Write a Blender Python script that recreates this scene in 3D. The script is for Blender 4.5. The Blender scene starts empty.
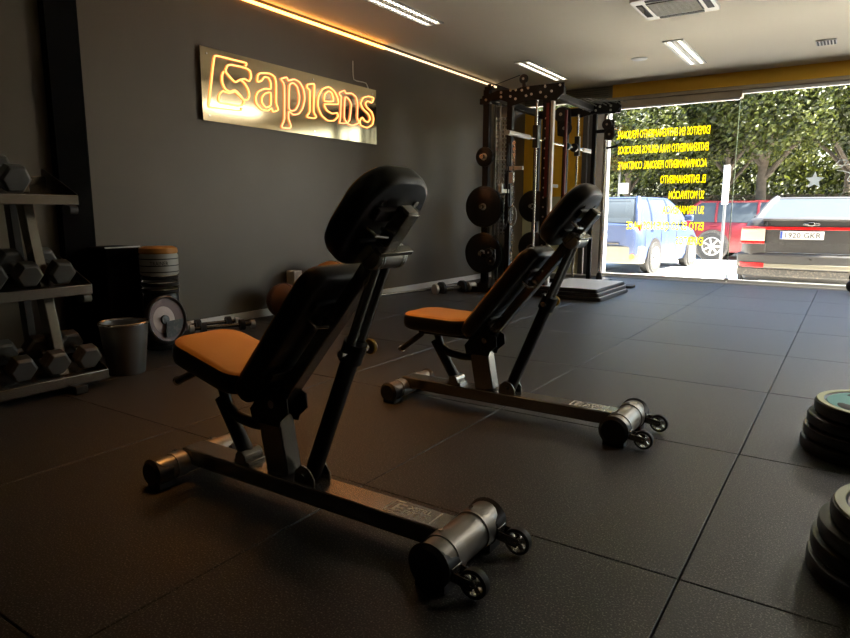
import bpy, math, random
from mathutils import Vector, Matrix
random.seed(7)
PI = math.pi
COL = bpy.context.scene.collection

# ------------------------------------------------------------------ mesh builder
class MB:
    def __init__(s): s.v = []; s.f = []
    def add(s, vs, fs, M=None):
        b = len(s.v)
        for p in vs:
            p = Vector(p)
            s.v.append(tuple(M @ p) if M is not None else tuple(p))
        s.f += [tuple(i + b for i in f) for f in fs]
        return s
    def box(s, c, d, M=None):
        x, y, z = d[0]/2, d[1]/2, d[2]/2
        vs = [Vector((c[0]+i*x, c[1]+j*y, c[2]+k*z)) for k in (-1, 1) for j in (-1, 1) for i in (-1, 1)]
        return s.add(vs, [(0,2,3,1),(4,5,7,6),(0,1,5,4),(2,6,7,3),(0,4,6,2),(1,3,7,5)], M)
    def span(s, a, b, M=None):
        return s.box([(a[i]+b[i])/2 for i in range(3)], [abs(a[i]-b[i]) for i in range(3)], M)
    def beam(s, p0, p1, w, h, up=(0,0,1)):
        p0 = Vector(p0); p1 = Vector(p1); d = (p1-p0).normalized(); u = Vector(up)
        a = d.cross(u)
        if a.length < 1e-4: a = d.cross(Vector((0,1,0)))
        a.normalize(); n = a.cross(d)
        vs = []
        for p in (p0, p1):
            for i, j in ((-1,-1),(1,-1),(1,1),(-1,1)): vs.append(p + a*w/2*i + n*h/2*j)
        return s.add(vs, [(3,2,1,0),(4,5,6,7),(0,1,5,4),(1,2,6,5),(2,3,7,6),(3,0,4,7)])
    def cyl(s, p0, p1, r0, r1=None, n=20, caps=True):
        r1 = r0 if r1 is None else r1
        p0 = Vector(p0); p1 = Vector(p1); d = (p1-p0).normalized()
        a = d.cross(Vector((0,0,1)))
        if a.length < 1e-4: a = Vector((1,0,0))
        a.normalize(); b = d.cross(a)
        vs = [p + (a*math.cos(2*PI*i/n) + b*math.sin(2*PI*i/n))*r for p, r in ((p0,r0),(p1,r1)) for i in range(n)]
        fs = [(i, (i+1)%n, n+(i+1)%n, n+i) for i in range(n)]
        if caps: fs += [tuple(range(n-1,-1,-1)), tuple(range(n, 2*n))]
        return s.add(vs, fs)
    def lathe(s, prof, c=(0,0,0), axis=(0,0,1), n=32, closed=False):
        d = Vector(axis).normalized(); a = d.cross(Vector((0,0,1)))
        if a.length < 1e-4: a = Vector((1,0,0))
        a.normalize(); b = d.cross(a); c = Vector(c); m = len(prof)
        vs = [c + d*h + (a*math.cos(2*PI*i/n)+b*math.sin(2*PI*i/n))*r for r, h in prof for i in range(n)]
        fs = []
        for k in range(m if closed else m-1):
            k2 = (k+1) % m
            fs += [(k*n+i, k*n+(i+1)%n, k2*n+(i+1)%n, k2*n+i) for i in range(n)]
        if not closed:
            if prof[0][0] > 1e-5: fs.append(tuple(range(n-1,-1,-1)))
            if prof[-1][0] > 1e-5: fs.append(tuple((m-1)*n+i for i in range(n)))
        return s.add(vs, fs)
    def tube(s, pts, r, n=8, closed=False, caps=True):
        P = [Vector(p) for p in pts]; m = len(P); vs = []; prev = None
        for i, p in enumerate(P):
            if closed: t = P[(i+1)%m] - P[i-1]
            else: t = P[min(i+1,m-1)] - P[max(i-1,0)]
            t.normalize()
            if prev is None:
                a = t.cross(Vector((0,0,1)))
                if a.length < .1: a = t.cross(Vector((1,0,0)))
            else: a = prev - t*prev.dot(t)
            a.normalize(); prev = a; b = t.cross(a)
            rr = r[i] if isinstance(r, (list, tuple)) else r
            vs += [p + (a*math.cos(2*PI*k/n)+b*math.sin(2*PI*k/n))*rr for k in range(n)]
        fs = []
        for i in range(m if closed else m-1):
            j = (i+1) % m
            fs += [(i*n+k, i*n+(k+1)%n, j*n+(k+1)%n, j*n+k) for k in range(n)]
        if not closed and caps: fs += [tuple(range(n-1,-1,-1)), tuple((m-1)*n+k for k in range(n))]
        return s.add(vs, fs)
    def prism(s, poly, a, b, axis='y', M=None):
        # poly in the plane normal to axis; extruded a..b
        def P(u, v, w): return (u, w, v) if axis == 'y' else ((w, u, v) if axis == 'x' else (u, v, w))
        n = len(poly)
        vs = [P(u, v, a) for u, v in poly] + [P(u, v, b) for u, v in poly]
        fs = [tuple(range(n)), tuple(range(2*n-1, n-1, -1))] + [(i, n+i, n+(i+1)%n, (i+1)%n) for i in range(n)]
        return s.add(vs, fs, M)
    def ball(s, c, r, n=24, m=12, sc=(1,1,1)):
        vs = [(c[0], c[1], c[2]-r*sc[2])]
        for j in range(1, m):
            t = -PI/2 + PI*j/m
            vs += [(c[0]+r*sc[0]*math.cos(t)*math.cos(2*PI*i/n), c[1]+r*sc[1]*math.cos(t)*math.sin(2*PI*i/n), c[2]+r*sc[2]*math.sin(t)) for i in range(n)]
        vs.append((c[0], c[1], c[2]+r*sc[2]))
        fs = [(0, 1+(i+1)%n, 1+i) for i in range(n)]
        for j in range(m-2):
            o = 1+j*n
            fs += [(o+i, o+(i+1)%n, o+n+(i+1)%n, o+n+i) for i in range(n)]
        o = 1+(m-2)*n
        fs += [(o+i, o+(i+1)%n, len(vs)-1) for i in range(n)]
        return s.add(vs, fs)
    def loft(s, rings, capa=True, capb=True):
        n = len(rings[0]); vs = [p for r in rings for p in r]; fs = []
        for k in range(len(rings)-1):
            fs += [(k*n+i, k*n+(i+1)%n, (k+1)*n+(i+1)%n, (k+1)*n+i) for i in range(n)]
        if capa: fs.append(tuple(range(n-1,-1,-1)))
        if capb: fs.append(tuple((len(rings)-1)*n+i for i in range(n)))
        return s.add(vs, fs)

def rrect(w, h, r, n=5, cx=0, cy=0):
    out = []
    for sx, sy, a0 in ((1,1,0),(-1,1,PI/2),(-1,-1,PI),(1,-1,1.5*PI)):
        for k in range(n+1):
            a = a0 + PI/2*k/n
            out.append((cx+sx*(w/2-r)+r*math.cos(a), cy+sy*(h/2-r)+r*math.sin(a)))
    return out
def smooth_path(P, closed=True, k=3):
    P = [Vector(p) for p in P]; n = len(P); out = []
    for i in range(n if closed else n-1):
        p0 = P[i-1] if closed or i > 0 else P[i]; p1 = P[i]; p2 = P[(i+1)%n]
        p3 = P[(i+2)%n] if closed or i+2 < n else p2
        for j in range(k):
            t = j/k
            q = 0.5*((2*p1)+(-p0+p2)*t+(2*p0-5*p1+4*p2-p3)*t*t+(-p0+3*p1-3*p2+p3)*t**3)
            lin = p1.lerp(p2, t)
            out.append(q.lerp(lin, .45))
    if not closed: out.append(P[-1])
    return out

def off(parent):
    o = Vector((0,0,0)); p = parent
    while p is not None: o = o + p.location; p = p.parent
    return o
def obj(name, mb, mat, parent=None, bevel=0, seg=2, smooth=35, label=None, recalc=True):
    me = bpy.data.meshes.new(name)
    o_ = off(parent)
    me.from_pydata([(v[0]-o_.x, v[1]-o_.y, v[2]-o_.z) for v in mb.v], [], mb.f)
    if recalc and len(mb.f) < 60000:
        import bmesh
        bm = bmesh.new(); bm.from_mesh(me); bmesh.ops.recalc_face_normals(bm, faces=bm.faces); bm.to_mesh(me); bm.free()
    me.materials.append(mat)
    if smooth:
        me.polygons.foreach_set('use_smooth', [True]*len(me.polygons))
        me.set_sharp_from_angle(angle=math.radians(smooth))
    ob = bpy.data.objects.new(name, me); COL.objects.link(ob)
    if parent is not None: ob.parent = parent
    if bevel:
        m = ob.modifiers.new('bevel', 'BEVEL'); m.width = bevel; m.segments = seg; m.limit_method = 'ANGLE'; m.angle_limit = math.radians(40)
        m.harden_normals = False
    if label: ob['label'] = label
    return ob
def each(name, mb, mat, parent=None, **k):
    # one object for every loose piece of the builder
    par = list(range(len(mb.v)))
    def find(i):
        while par[i] != i: par[i] = par[par[i]]; i = par[i]
        return i
    for f in mb.f:
        r0 = find(f[0])
        for i in f[1:]:
            r1 = find(i)
            if r1 != r0: par[r1] = r0
    groups = {}
    for f in mb.f: groups.setdefault(find(f[0]), []).append(f)
    out = []
    for g in groups.values():
        idx = sorted({i for f in g for i in f}); mp = {i: n for n, i in enumerate(idx)}
        q = MB(); q.v = [mb.v[i] for i in idx]; q.f = [tuple(mp[i] for i in f) for f in g]
        out.append(obj(name, q, mat, parent, **k))
    return out
def tag(o, label, cat, group=None, kind=None):
    o['label'] = label; o['category'] = cat
    if group: o['group'] = group
    if kind: o['kind'] = kind
    return o
def thing(name, label, cat, loc=(0,0,0), group=None):
    o = bpy.data.objects.new(name, None); COL.objects.link(o); o.location = loc
    o.empty_display_size = .1
    return tag(o, label, cat, group)
def struct(name, mb, mat, parent=None, **k):
    o = obj(name, mb, mat, parent, **k)
    if parent is None: o['kind'] = 'structure'
    return o
def kids(o): return [c for c in bpy.data.objects if c.parent == o]
def dup(o, loc=None, rotz=None, label=None, group=None, parent=None):
    c = o.copy(); COL.objects.link(c)
    if parent is not None: c.parent = parent
    for ch in kids(o): dup(ch, parent=c)
    if loc is not None: c.location = loc
    if rotz is not None: c.rotation_euler = (0, 0, rotz)
    if label: c['label'] = label
    if group: c['group'] = group
    return c

# ------------------------------------------------------------------ materials
def mat(name, col, rough=.5, metal=0, emit=None, es=0, spec=.5, noise=None, bump=None, coat=0, sheen=0):
    m = bpy.data.materials.new(name); m.use_nodes = True
    nt = m.node_tree; b = nt.nodes['Principled BSDF']
    b.inputs['Base Color'].default_value = (*col, 1); b.inputs['Roughness'].default_value = rough
    b.inputs['Metallic'].default_value = metal
    b.inputs['Specular IOR Level'].default_value = spec
    if coat: b.inputs['Coat Weight'].default_value = coat
    if emit: b.inputs['Emission Color'].default_value = (*emit, 1); b.inputs['Emission Strength'].default_value = es
    tc = nt.nodes.new('ShaderNodeTexCoord')
    if noise:   # (scale, col2, low, high)
        sc, c2, lo, hi = noise
        n = nt.nodes.new('ShaderNodeTexNoise'); n.inputs['Scale'].default_value = sc; n.inputs['Detail'].default_value = 4
        nt.links.new(tc.outputs['Object'], n.inputs['Vector'])
        r = nt.nodes.new('ShaderNodeValToRGB'); r.color_ramp.elements[0].position = lo; r.color_ramp.elements[1].position = hi
        r.color_ramp.elements[0].color = (*col, 1); r.color_ramp.elements[1].color = (*c2, 1)
        nt.links.new(n.outputs['Fac'], r.inputs['Fac']); nt.links.new(r.outputs['Color'], b.inputs['Base Color'])
    if bump:    # (scale, strength, distance)
        n = nt.nodes.new('ShaderNodeTexNoise'); n.inputs['Scale'].default_value = bump[0]; n.inputs['Detail'].default_value = 3
        nt.links.new(tc.outputs['Object'], n.inputs['Vector'])
        bu = nt.nodes.new('ShaderNodeBump'); bu.inputs['Strength'].default_value = bump[1]; bu.inputs['Distance'].default_value = bump[2]
        nt.links.new(n.outputs['Fac'], bu.inputs['Height']); nt.links.new(bu.outputs['Normal'], b.inputs['Normal'])
    return m
M = {}
M['floor'] = mat('rubber floor', (.010,.0095,.009), .46, noise=(210, (.26,.25,.22), .54, .74), bump=(320, .35, .003), spec=.7)
M['under'] = mat('dark joint underlay', (.004,.004,.004), .9)  # near-black slab under the floor tiles
M['wall'] = mat('dark taupe paint', (.092,.069,.042), .46, noise=(1.2, (.106,.081,.052), .35, .7), spec=.4)
M['ceil'] = mat('ceiling paint', (.86,.79,.64), .8, noise=(.8, (.90,.83,.68), .3, .7))
M['yellow'] = mat('ochre yellow paint', (.80,.45,.02), .5)
M['beige'] = mat('pale beige paint', (.60,.58,.36), .5)
M['white'] = mat('white paint', (.72,.70,.66), .45)
M['pier'] = mat('window pier white', (.75,.70,.66), .5)
M['greyframe'] = mat('grey aluminium frame', (.12,.12,.11), .4, .4)
M['brownbox'] = mat('taupe shutter box', (.46,.37,.26), .5)
M['grille'] = mat('grey louvre', (.26,.25,.18), .5)
M['vinyl'] = mat('black vinyl', (.010,.009,.009), .38, bump=(180, .12, .002))
M['tan'] = mat('warm-light-tinted vinyl', (.56,.27,.055), .42, bump=(140, .15, .002))  # glow of the warm light put into the upholstery colour
M['frame'] = mat('black powder coat', (.012,.011,.010), .36, .2)
M['frametop'] = mat('dark steel', (.26,.245,.22), .24, .85)
M['rackframe'] = mat('matt black steel', (.007,.006,.006), .5, 0, spec=.25)
M['roller'] = mat('grey steel roller', (.33,.31,.28), .36, .8)
M['chrome'] = mat('chrome', (.72,.70,.66), .18, 1)
M['rubber'] = mat('black rubber', (.010,.010,.010), .6)
M['yknob'] = mat('yellow plastic', (.75,.42,.02), .4)
M['silver'] = mat('silver paint', (.55,.54,.50), .35, .6)
M['whitem'] = mat('white metal', (.70,.68,.63), .4, .1)
M['bluep'] = mat('teal collar', (.02,.10,.13), .4)
M['maroon'] = mat('maroon steel', (.12,.012,.012), .4, .3)
M['blackp'] = mat('black plastic', (.012,.011,.011), .45)
M['pillar'] = mat('matt black paint', (.0035,.003,.003), .9, spec=.1)
M['iron'] = mat('grey hex iron', (.12,.12,.115), .40, .4)
M['plate'] = mat('black bumper rubber', (.012,.012,.012), .33)
M['platetop'] = mat('painted lime reflection', (.36,.38,.20), .42)  # dark plates; their yellow-green reflection is put into this colour
M['teal'] = mat('teal print', (.02,.20,.18), .4)
M['galv'] = mat('grey bin metal', (.20,.20,.20), .36, .7)
M['orange'] = mat('fabric tinted by warm light', (.55,.22,.03), .55)  # orange of the warm overhead light put into the base colour
M['band'] = mat('pale grey band', (.42,.41,.37), .45)
M['pink'] = mat('pale pink plastic', (.50,.36,.32), .45)
M['darkred'] = mat('dark red brown plastic', (.10,.035,.03), .5)
M['leather'] = mat('brown leather ball', (.16,.05,.02), .45, bump=(60, .2, .003))
M['logo'] = mat('pale logo print', (.88,.82,.66), .45)
M['sticker'] = mat('pale sticker', (.50,.49,.46), .5)
M['signtext'] = mat('dark sticker print', (.05,.05,.05), .5)
M['mirror'] = mat('bronze mirror', (.46,.37,.23), .10, 1)
M['neon'] = mat('neon tube', (.8,.6,.3), .4, emit=(1.0,.37,.10), es=1.9)
M['neon2'] = mat('pink neon tube', (.8,.5,.3), .4, emit=(1.0,.33,.12), es=1.8)
M['led'] = mat('warm led', (.9,.8,.6), .5, emit=(1.0,.38,.07), es=6.5)
M['ledpale'] = mat('pale led', (.9,.85,.75), .5, emit=(1.0,.72,.42), es=1.4)
M['tubeon'] = mat('lit fluorescent tube', (.9,.9,.85), .4, emit=(1.0,.94,.84), es=9)
M['tubedim'] = mat('dimly lit fluorescent tube', (.9,.9,.85), .4, emit=(1.0,.90,.74), es=8)
M['guard'] = mat('white sheet metal', (.85,.83,.78), .45)
M['lampinner'] = mat('lamp reflector', (.80,.78,.70), .35, .2)
M['lamptube'] = mat('fluorescent tube', (.85,.84,.78), .4)
M['dark'] = mat('dark void', (.01,.01,.009), .8)
M['wire'] = mat('pale cable', (.55,.50,.42), .5)
M['mat'] = mat('platform top with painted reflection', (.72,.70,.66), .5)  # black platforms; reflected light painted as a pale top
M['ytext'] = mat('yellow vinyl lettering', (.90,.62,.0), .5, emit=None)
M['wtext'] = mat('white vinyl', (.85,.85,.80), .5)
M['rope'] = mat('silver band', (.30,.30,.28), .4, .5)
M['road'] = mat('pale concrete paving', (.72,.69,.62), .9, noise=(6, (.78,.75,.69), .3, .7))
M['kerb'] = mat('concrete kerb', (.40,.38,.35), .9)
M['bark'] = mat('bark', (.055,.042,.03), .9, noise=(12, (.10,.08,.06), .3, .7))
M['carblue'] = mat('silver blue car paint', (.025,.042,.10), .45, .0, coat=.1)
M['carred'] = mat('red car paint', (.13,.003,.006), .45, .0, coat=.1)
M['carblack'] = mat('graphite car paint', (.034,.032,.031), .5, .0, coat=.08)
M['carglass'] = mat('car glass', (.045,.055,.065), .35, 0, spec=.08)
M['carplastic'] = mat('car trim plastic', (.035,.033,.03), .6, noise=(40, (.12,.10,.08), .5, .7))
M['bumpgrey'] = mat('beige grey bumper', (.13,.12,.09), .5)
M['redlens'] = mat('red lens', (.50,.01,.01), .2, coat=.5)
M['clearlens'] = mat('clear lens', (.62,.52,.42), .2, .2)
M['orangelens'] = mat('orange reflector', (.60,.12,.03), .3)
M['tyre'] = mat('tyre', (.015,.015,.015), .7)
M['alloy'] = mat('alloy wheel', (.55,.55,.55), .3, .8)
M['npwhite'] = mat('number plate white', (.70,.70,.68), .4)
M['npblue'] = mat('number plate blue', (.02,.06,.30), .4)
M['nptext'] = mat('number plate black', (.02,.02,.02), .5)
M['facade'] = mat('facade', (.30,.28,.24), .8)

def leafmat(name, c1, c2, tf=.35):
    m = bpy.data.materials.new(name); m.use_nodes = True; nt = m.node_tree
    b = nt.nodes['Principled BSDF']; out = nt.nodes['Material Output']
    b.inputs['Roughness'].default_value = .5
    g = nt.nodes.new('ShaderNodeNewGeometry')
    n = nt.nodes.new('ShaderNodeTexWhiteNoise'); n.noise_dimensions = '1D'
    nt.links.new(g.outputs['Random Per Island'], n.inputs['W'])
    r = nt.nodes.new('ShaderNodeValToRGB'); r.color_ramp.elements[0].color = (*c1, 1); r.color_ramp.elements[1].color = (*c2, 1)
    nt.links.new(n.outputs['Value'], r.inputs['Fac']); nt.links.new(r.outputs['Color'], b.inputs['Base Color'])
    t = nt.nodes.new('ShaderNodeBsdfTranslucent'); nt.links.new(r.outputs['Color'], t.inputs['Color'])
    mx = nt.nodes.new('ShaderNodeMixShader'); mx.inputs[0].default_value = tf
    nt.links.new(b.outputs[0], mx.inputs[1]); nt.links.new(t.outputs[0], mx.inputs[2]); nt.links.new(mx.outputs[0], out.inputs[0])
    return m
M['leaf1'] = leafmat('leaf mid', (.006,.011,.001), (.078,.092,.008))
M['leaf2'] = leafmat('leaf dark', (.003,.006,.001), (.036,.045,.005))
M['leaf3'] = leafmat('leaf bright', (.02,.03,.002), (.16,.17,.015))

def glassmat(name, tint, refl=.06):
    m = bpy.data.materials.new(name); m.use_nodes = True; nt = m.node_tree
    for n in list(nt.nodes):
        if n.type == 'BSDF_PRINCIPLED': nt.nodes.remove(n)
    out = nt.nodes['Material Output']
    tr = nt.nodes.new('ShaderNodeBsdfTransparent'); tr.inputs[0].default_value = (*tint, 1)
    gl = nt.nodes.new('ShaderNodeBsdfGlossy'); gl.inputs['Roughness'].default_value = .02
    fr = nt.nodes.new('ShaderNodeFresnel'); fr.inputs[0].default_value = 1.3
    mx = nt.nodes.new('ShaderNodeMixShader')
    nt.links.new(fr.outputs[0], mx.inputs[0]); nt.links.new(tr.outputs[0], mx.inputs[1]); nt.links.new(gl.outputs[0], mx.inputs[2])
    nt.links.new(mx.outputs[0], out.inputs[0])
    return m
M['glass'] = glassmat('window glass', (.96,.97,.96))
M['ytext'] = leafmat('yellow vinyl lettering', (.95,.80,.0), (.95,.80,.0), .85)
M['wtext'] = leafmat('white vinyl film', (.85,.85,.80), (.85,.85,.80), .8)
M['edge'] = mat('glass edge', (.45,.55,.38), .3)

def text_mb(s, h, axes, origin, width=None, depth=.002, align='L', squash=1.0, bold=0):
    """text as a solid mesh; axes = (right, up) world vectors, origin = left baseline; cap height h"""
    cu = bpy.data.curves.new('t', 'FONT'); cu.body = s; cu.size = 1; cu.resolution_u = 2; cu.extrude = .5; cu.offset = bold
    o = bpy.data.objects.new('t', cu); COL.objects.link(o)
    dg = bpy.context.evaluated_depsgraph_get(); dg.update()
    me = bpy.data.meshes.new_from_object(o.evaluated_get(dg))
    xs = [v.co.x for v in me.vertices]; ys = [v.co.y for v in me.vertices]
    x0, x1 = min(xs), max(xs); caph = .73
    sy = h/caph; sx = (width/(x1-x0)) if width else sy*squash
    R = Vector(axes[0]); U = Vector(axes[1]); N = R.cross(U); O = Vector(origin)
    mb = MB()
    mb.v = [tuple(O + R*((v.co.x-x0)*sx) + U*(v.co.y*sy) + N*(v.co.z*depth)) for v in me.vertices]
    mb.f = [tuple(p.vertices) for p in me.polygons]
    bpy.data.objects.remove(o); bpy.data.curves.remove(cu); bpy.data.meshes.remove(me)
    return mb

# ------------------------------------------------------------------ camera (fitted to the floor joints)
F_PX = 639.98; PITCH = .16599; ROLL = .00208; YAW = -.58506; CAM = Vector((.2809, -1.5669, .8989))
fw = Vector((math.sin(YAW), math.cos(YAW), 0)); rt = Vector((math.cos(YAW), -math.sin(YAW), 0)); up = Vector((0,0,1))
Fv = fw*math.cos(PITCH) - up*math.sin(PITCH); Uv = up*math.cos(PITCH) + fw*math.sin(PITCH)
Rv = rt*math.cos(ROLL) + Uv*math.sin(ROLL); Wv = -rt*math.sin(ROLL) + Uv*math.cos(ROLL)
cam = bpy.data.objects.new('camera', bpy.data.cameras.new('camera')); COL.objects.link(cam)
cam.data.lens = 36*F_PX/850; cam.data.sensor_width = 36; cam.data.clip_start = .02; cam.data.clip_end = 300
cam.matrix_world = Matrix(((Rv.x, Wv.x, -Fv.x, CAM.x), (Rv.y, Wv.y, -Fv.y, CAM.y), (Rv.z, Wv.z, -Fv.z, CAM.z), (0,0,0,1)))
bpy.context.scene.camera = cam

# ------------------------------------------------------------------ the room
XW = -3.92; YW = 7.45; ZC = 2.60; XR = 3.6; YB = -4.4
m = MB()
for i in range(-4, 4):
    for j in range(-5, 8):
        x0, x1 = max(i+.002, XW), min(i+1-.002, XR); y0, y1 = max(j+.002, YB), min(j+1-.002, 7.36)
        if x1-x0 > .05 and y1-y0 > .05: m.span((x0, y0, -.02), (x1, y1, 0))
fl = struct('floor', m, M['floor'], bevel=.0025, seg=2)
m = MB().span((XW-.2, YB-.2, -.35), (XR+.2, 7.6, -.02)); struct('trim_1', m, M['under'])
m = MB().span((XW, YB, ZC), (XR, 7.6, ZC+.25)); struct('ceiling', m, M['ceil'])
struct('wall_left', MB().span((XW-.2, YB-.2, -.02), (XW, 7.6, ZC+.25)), M['wall'])
struct('wall_right', MB().span((XR, YB-.2, -.02), (XR+.2, 7.6, ZC+.25)), M['wall'])
struct('wall_back', MB().span((XW, YB-.2, -.02), (XR, YB, ZC+.25)), M['wall'])
# front: yellow panel left of the glass, pale lower half, grey frames, white pier, fascia
struct('wall_front', MB().span((XW, YW, 1.12), (-3.02, YW+.12, 2.36)), M['yellow'])
struct('wall_front_lower', MB().span((XW, YW+.002, -.02), (-3.02, YW+.12, 1.12)), M['beige'])
struct('trim_2', MB().span((XW, YW-.01, 2.42), (-2.62, YW+.1, 2.6)), M['grille'], bevel=.004)
m = MB()
for k in range(6): m.span((XW+.01, YW-.03, 2.44+.027*k), (-2.68, YW-.01, 2.447+.027*k))
struct('trim_3', m, M['greyframe'])
struct('trim_4', MB().span((-2.62, YW-.03, 2.43), (XR, YW+.1, 2.6)), M['yellow'])
struct('trim_5', MB().span((-2.70, YW-.06, 2.385), (XR, YW+.1, 2.43)), M['brownbox'], bevel=.006)
struct('trim_6', MB().span((-3.02, YW-.02, 2.30), (-1.01, YW+.10, 2.385)), M['brownbox'], bevel=.006)
m = MB(); m.span((-3.02, YW-.02, 0), (-2.95, YW+.1, 2.36)); m.span((-2.93, YW-.03, 0), (-2.87, YW+.1, 2.36))
struct('trim_7', m, M['greyframe'], bevel=.004)
struct('trim_8', MB().span((-2.86, YW-.02, 0), (-2.66, YW+.14, 2.30)), M['pier'], bevel=.006)
struct('trim_9', MB().span((XW, 7.365, -.02), (XR, 7.60, .012)), M['white'], bevel=.003)
struct('baseboard_left', MB().span((XW, YB, 0), (XW+.015, 7.36, .065)), M['white'], bevel=.003)
struct('baseboard_back', MB().span((XW+.02, YB, 0), (XR, YB+.015, .065)), M['white'], bevel=.003)
struct('roof_slab', MB().span((XW-.2, YB-.2, ZC+.25), (XR+.2, 7.7, ZC+.5)), M['facade'])
def window(n, x0, x1, ztop):
    m = MB(); m.span((x0, YW-.01, ztop), (x1, YW+.06, ztop+.035)); m.span((x0, YW-.01, .012), (x1, YW+.06, .045))
    w = struct('window_%d' % n, m, M['white'], bevel=.003)
    obj('glass_pane', MB().span((x0, YW+.005, .03), (x1, YW+.013, ztop+.01)), M['glass'], w, smooth=0)
    obj('pane_edge', MB().span((x1-.004, YW, .03), (x1+.004, YW+.02, ztop)), M['edge'], w, smooth=0)
    return w
window(1, -2.66, -1.03, 2.28); window(2, -1.02, 1.2, 2.345); window(3, 1.21, XR, 2.345)
struct('window_4', MB().span((-1.05, YW-.012, .03), (-1.0, YW+.004, .06)), M['silver'])
# black pillar strip on the left wall
struct('trim_10', MB().span((XW, .56, 0), (XW+.07, .76, ZC)), M['pillar'])

# led strip along the left wall
ls = obj('led_strip', MB().span((XW, .9, 2.548), (XW+.012, 4.0, 2.570)), M['led'])
obj('pale_segment', MB().span((XW, 4.0, 2.552), (XW+.012, 6.5, 2.570)), M['ledpale'], ls, label='paler far length of the light strip')
tag(ls, 'warm glowing light strip running along the top edge of the dark left wall', 'light strip')

# ceiling luminaires
def luminaire(x, y, w, l, label, on=False):
    r = thing('ceiling_light', label, 'ceiling light', (x, y, ZC), 'recessed ceiling lights')
    m = MB(); t = .018; z0, z1 = ZC-.012, ZC
    m.span((x-w/2, y-l/2, z0), (x-w/2+t, y+l/2, z1)); m.span((x+w/2-t, y-l/2, z0), (x+w/2, y+l/2, z1))
    m.span((x-w/2, y-l/2, z0), (x+w/2, y-l/2+t, z1)); m.span((x-w/2, y+l/2-t, z0), (x+w/2, y+l/2, z1))
    m.span((x-.009, y-l/2, z0), (x+.009, y+l/2, z1))
    obj('frame', m, M['whitem'], r)
    obj('back_panel', MB().span((x-w/2+.01, y-l/2+.01, ZC-.003), (x+w/2-.01, y+l/2-.01, ZC-.001)), M['dark'], r)
    m = MB(); n = 26
    for k in range(1, n): 
        yy = y-l/2+l*k/n
        m.span((x-w/2+t, yy-.008, z0+.001), (x+w/2-t, yy+.008, z1-.003))
    obj('louvre', m, M['lampinner'], r)
    for s in (-1, 1): obj('tube', MB().span((x+s*w/4-.012, y-l/2+.03, ZC-.007), (x+s*w/4+.012, y+l/2-.03, ZC-.003)), M[{0: 'lamptube', 1: 'tubeon', 2: 'tubedim'}[int(on)]], r)
    return r
luminaire(-3.10, 3.08, .20, 1.22, 'recessed louvred ceiling light nearest, above and right of the neon sign', 2)
luminaire(-3.06, 6.08, .20, 1.22, 'recessed louvred ceiling light above the weight rack', 2)
luminaire(-1.40, 6.06, .20, 1.22, 'recessed ceiling light between the air conditioner and the shop window', True)
for lx_, ly_, lb in ((1.6, 2.6, 'away from the window'), (.75, 5.9, 'close to the window'), (2.9, 3.5, 'by the right wall'), (2.9, 5.9, 'in the far right corner')):
    luminaire(lx_, ly_, .20, 1.22, 'unseen fitting added for a fill light right of the air conditioner, ' + lb)  # unseen fittings added to carry the fill lights
luminaire(-1.75, .5, .23, .74, 'unseen fitting added for the warm fill above the nearest weight bench')  # housing added around the warm fill light, out of view
# air conditioning cassette
ax, ay = -1.11, 4.25
r = thing('air_conditioner', 'square ceiling air conditioning cassette with dark grille at the top of the photo', 'air conditioner', (ax, ay, ZC))
m = MB(); W = .60
m.prism(rrect(W, W, .04, 4, ax, ay), ZC-.03, ZC, 'z'); obj('housing', m, M['whitem'], r, bevel=.006)
m = MB().span((ax-.19, ay-.19, ZC-.034), (ax+.19, ay+.19, ZC-.030)); g = obj('intake_grille', m, M['dark'], r)
m = MB()
for k in range(12): m.span((ax-.18, ay-.18+k*.0315, ZC-.040), (ax+.18, ay-.165+k*.0315, ZC-.034))
obj('slat', m, M['grille'], g)
for dx, dy, sx, sy in ((0,.245,.36,.05),(0,-.245,.36,.05),(.245,0,.05,.36),(-.245,0,.05,.36)):
    obj('air_vent', MB().box((ax+dx, ay+dy, ZC-.032), (sx, sy, .006)), M['dark'], r)
m = MB().lathe([(0,-.012),(.075,-.012),(.088,-.004),(.09,0)], (-1.9, 6.07, ZC), n=28)
tag(obj('ceiling_speaker', m, M['whitem']), 'small round white speaker set in the ceiling above the window', 'speaker')
r = thing('ceiling_vent', 'small slotted air vent in the ceiling at the right', 'vent', (-.12, 6.36, ZC))
obj('vent_frame', MB().span((-.21, 6.25, ZC-.01), (-.03, 6.48, ZC)), M['whitem'], r, bevel=.003)
m = MB()
for k in range(6): m.span((-.20+.029*k, 6.27, ZC-.013), (-.184+.029*k, 6.46, ZC-.009))
obj('slot', m, M['dark'], r)

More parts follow.
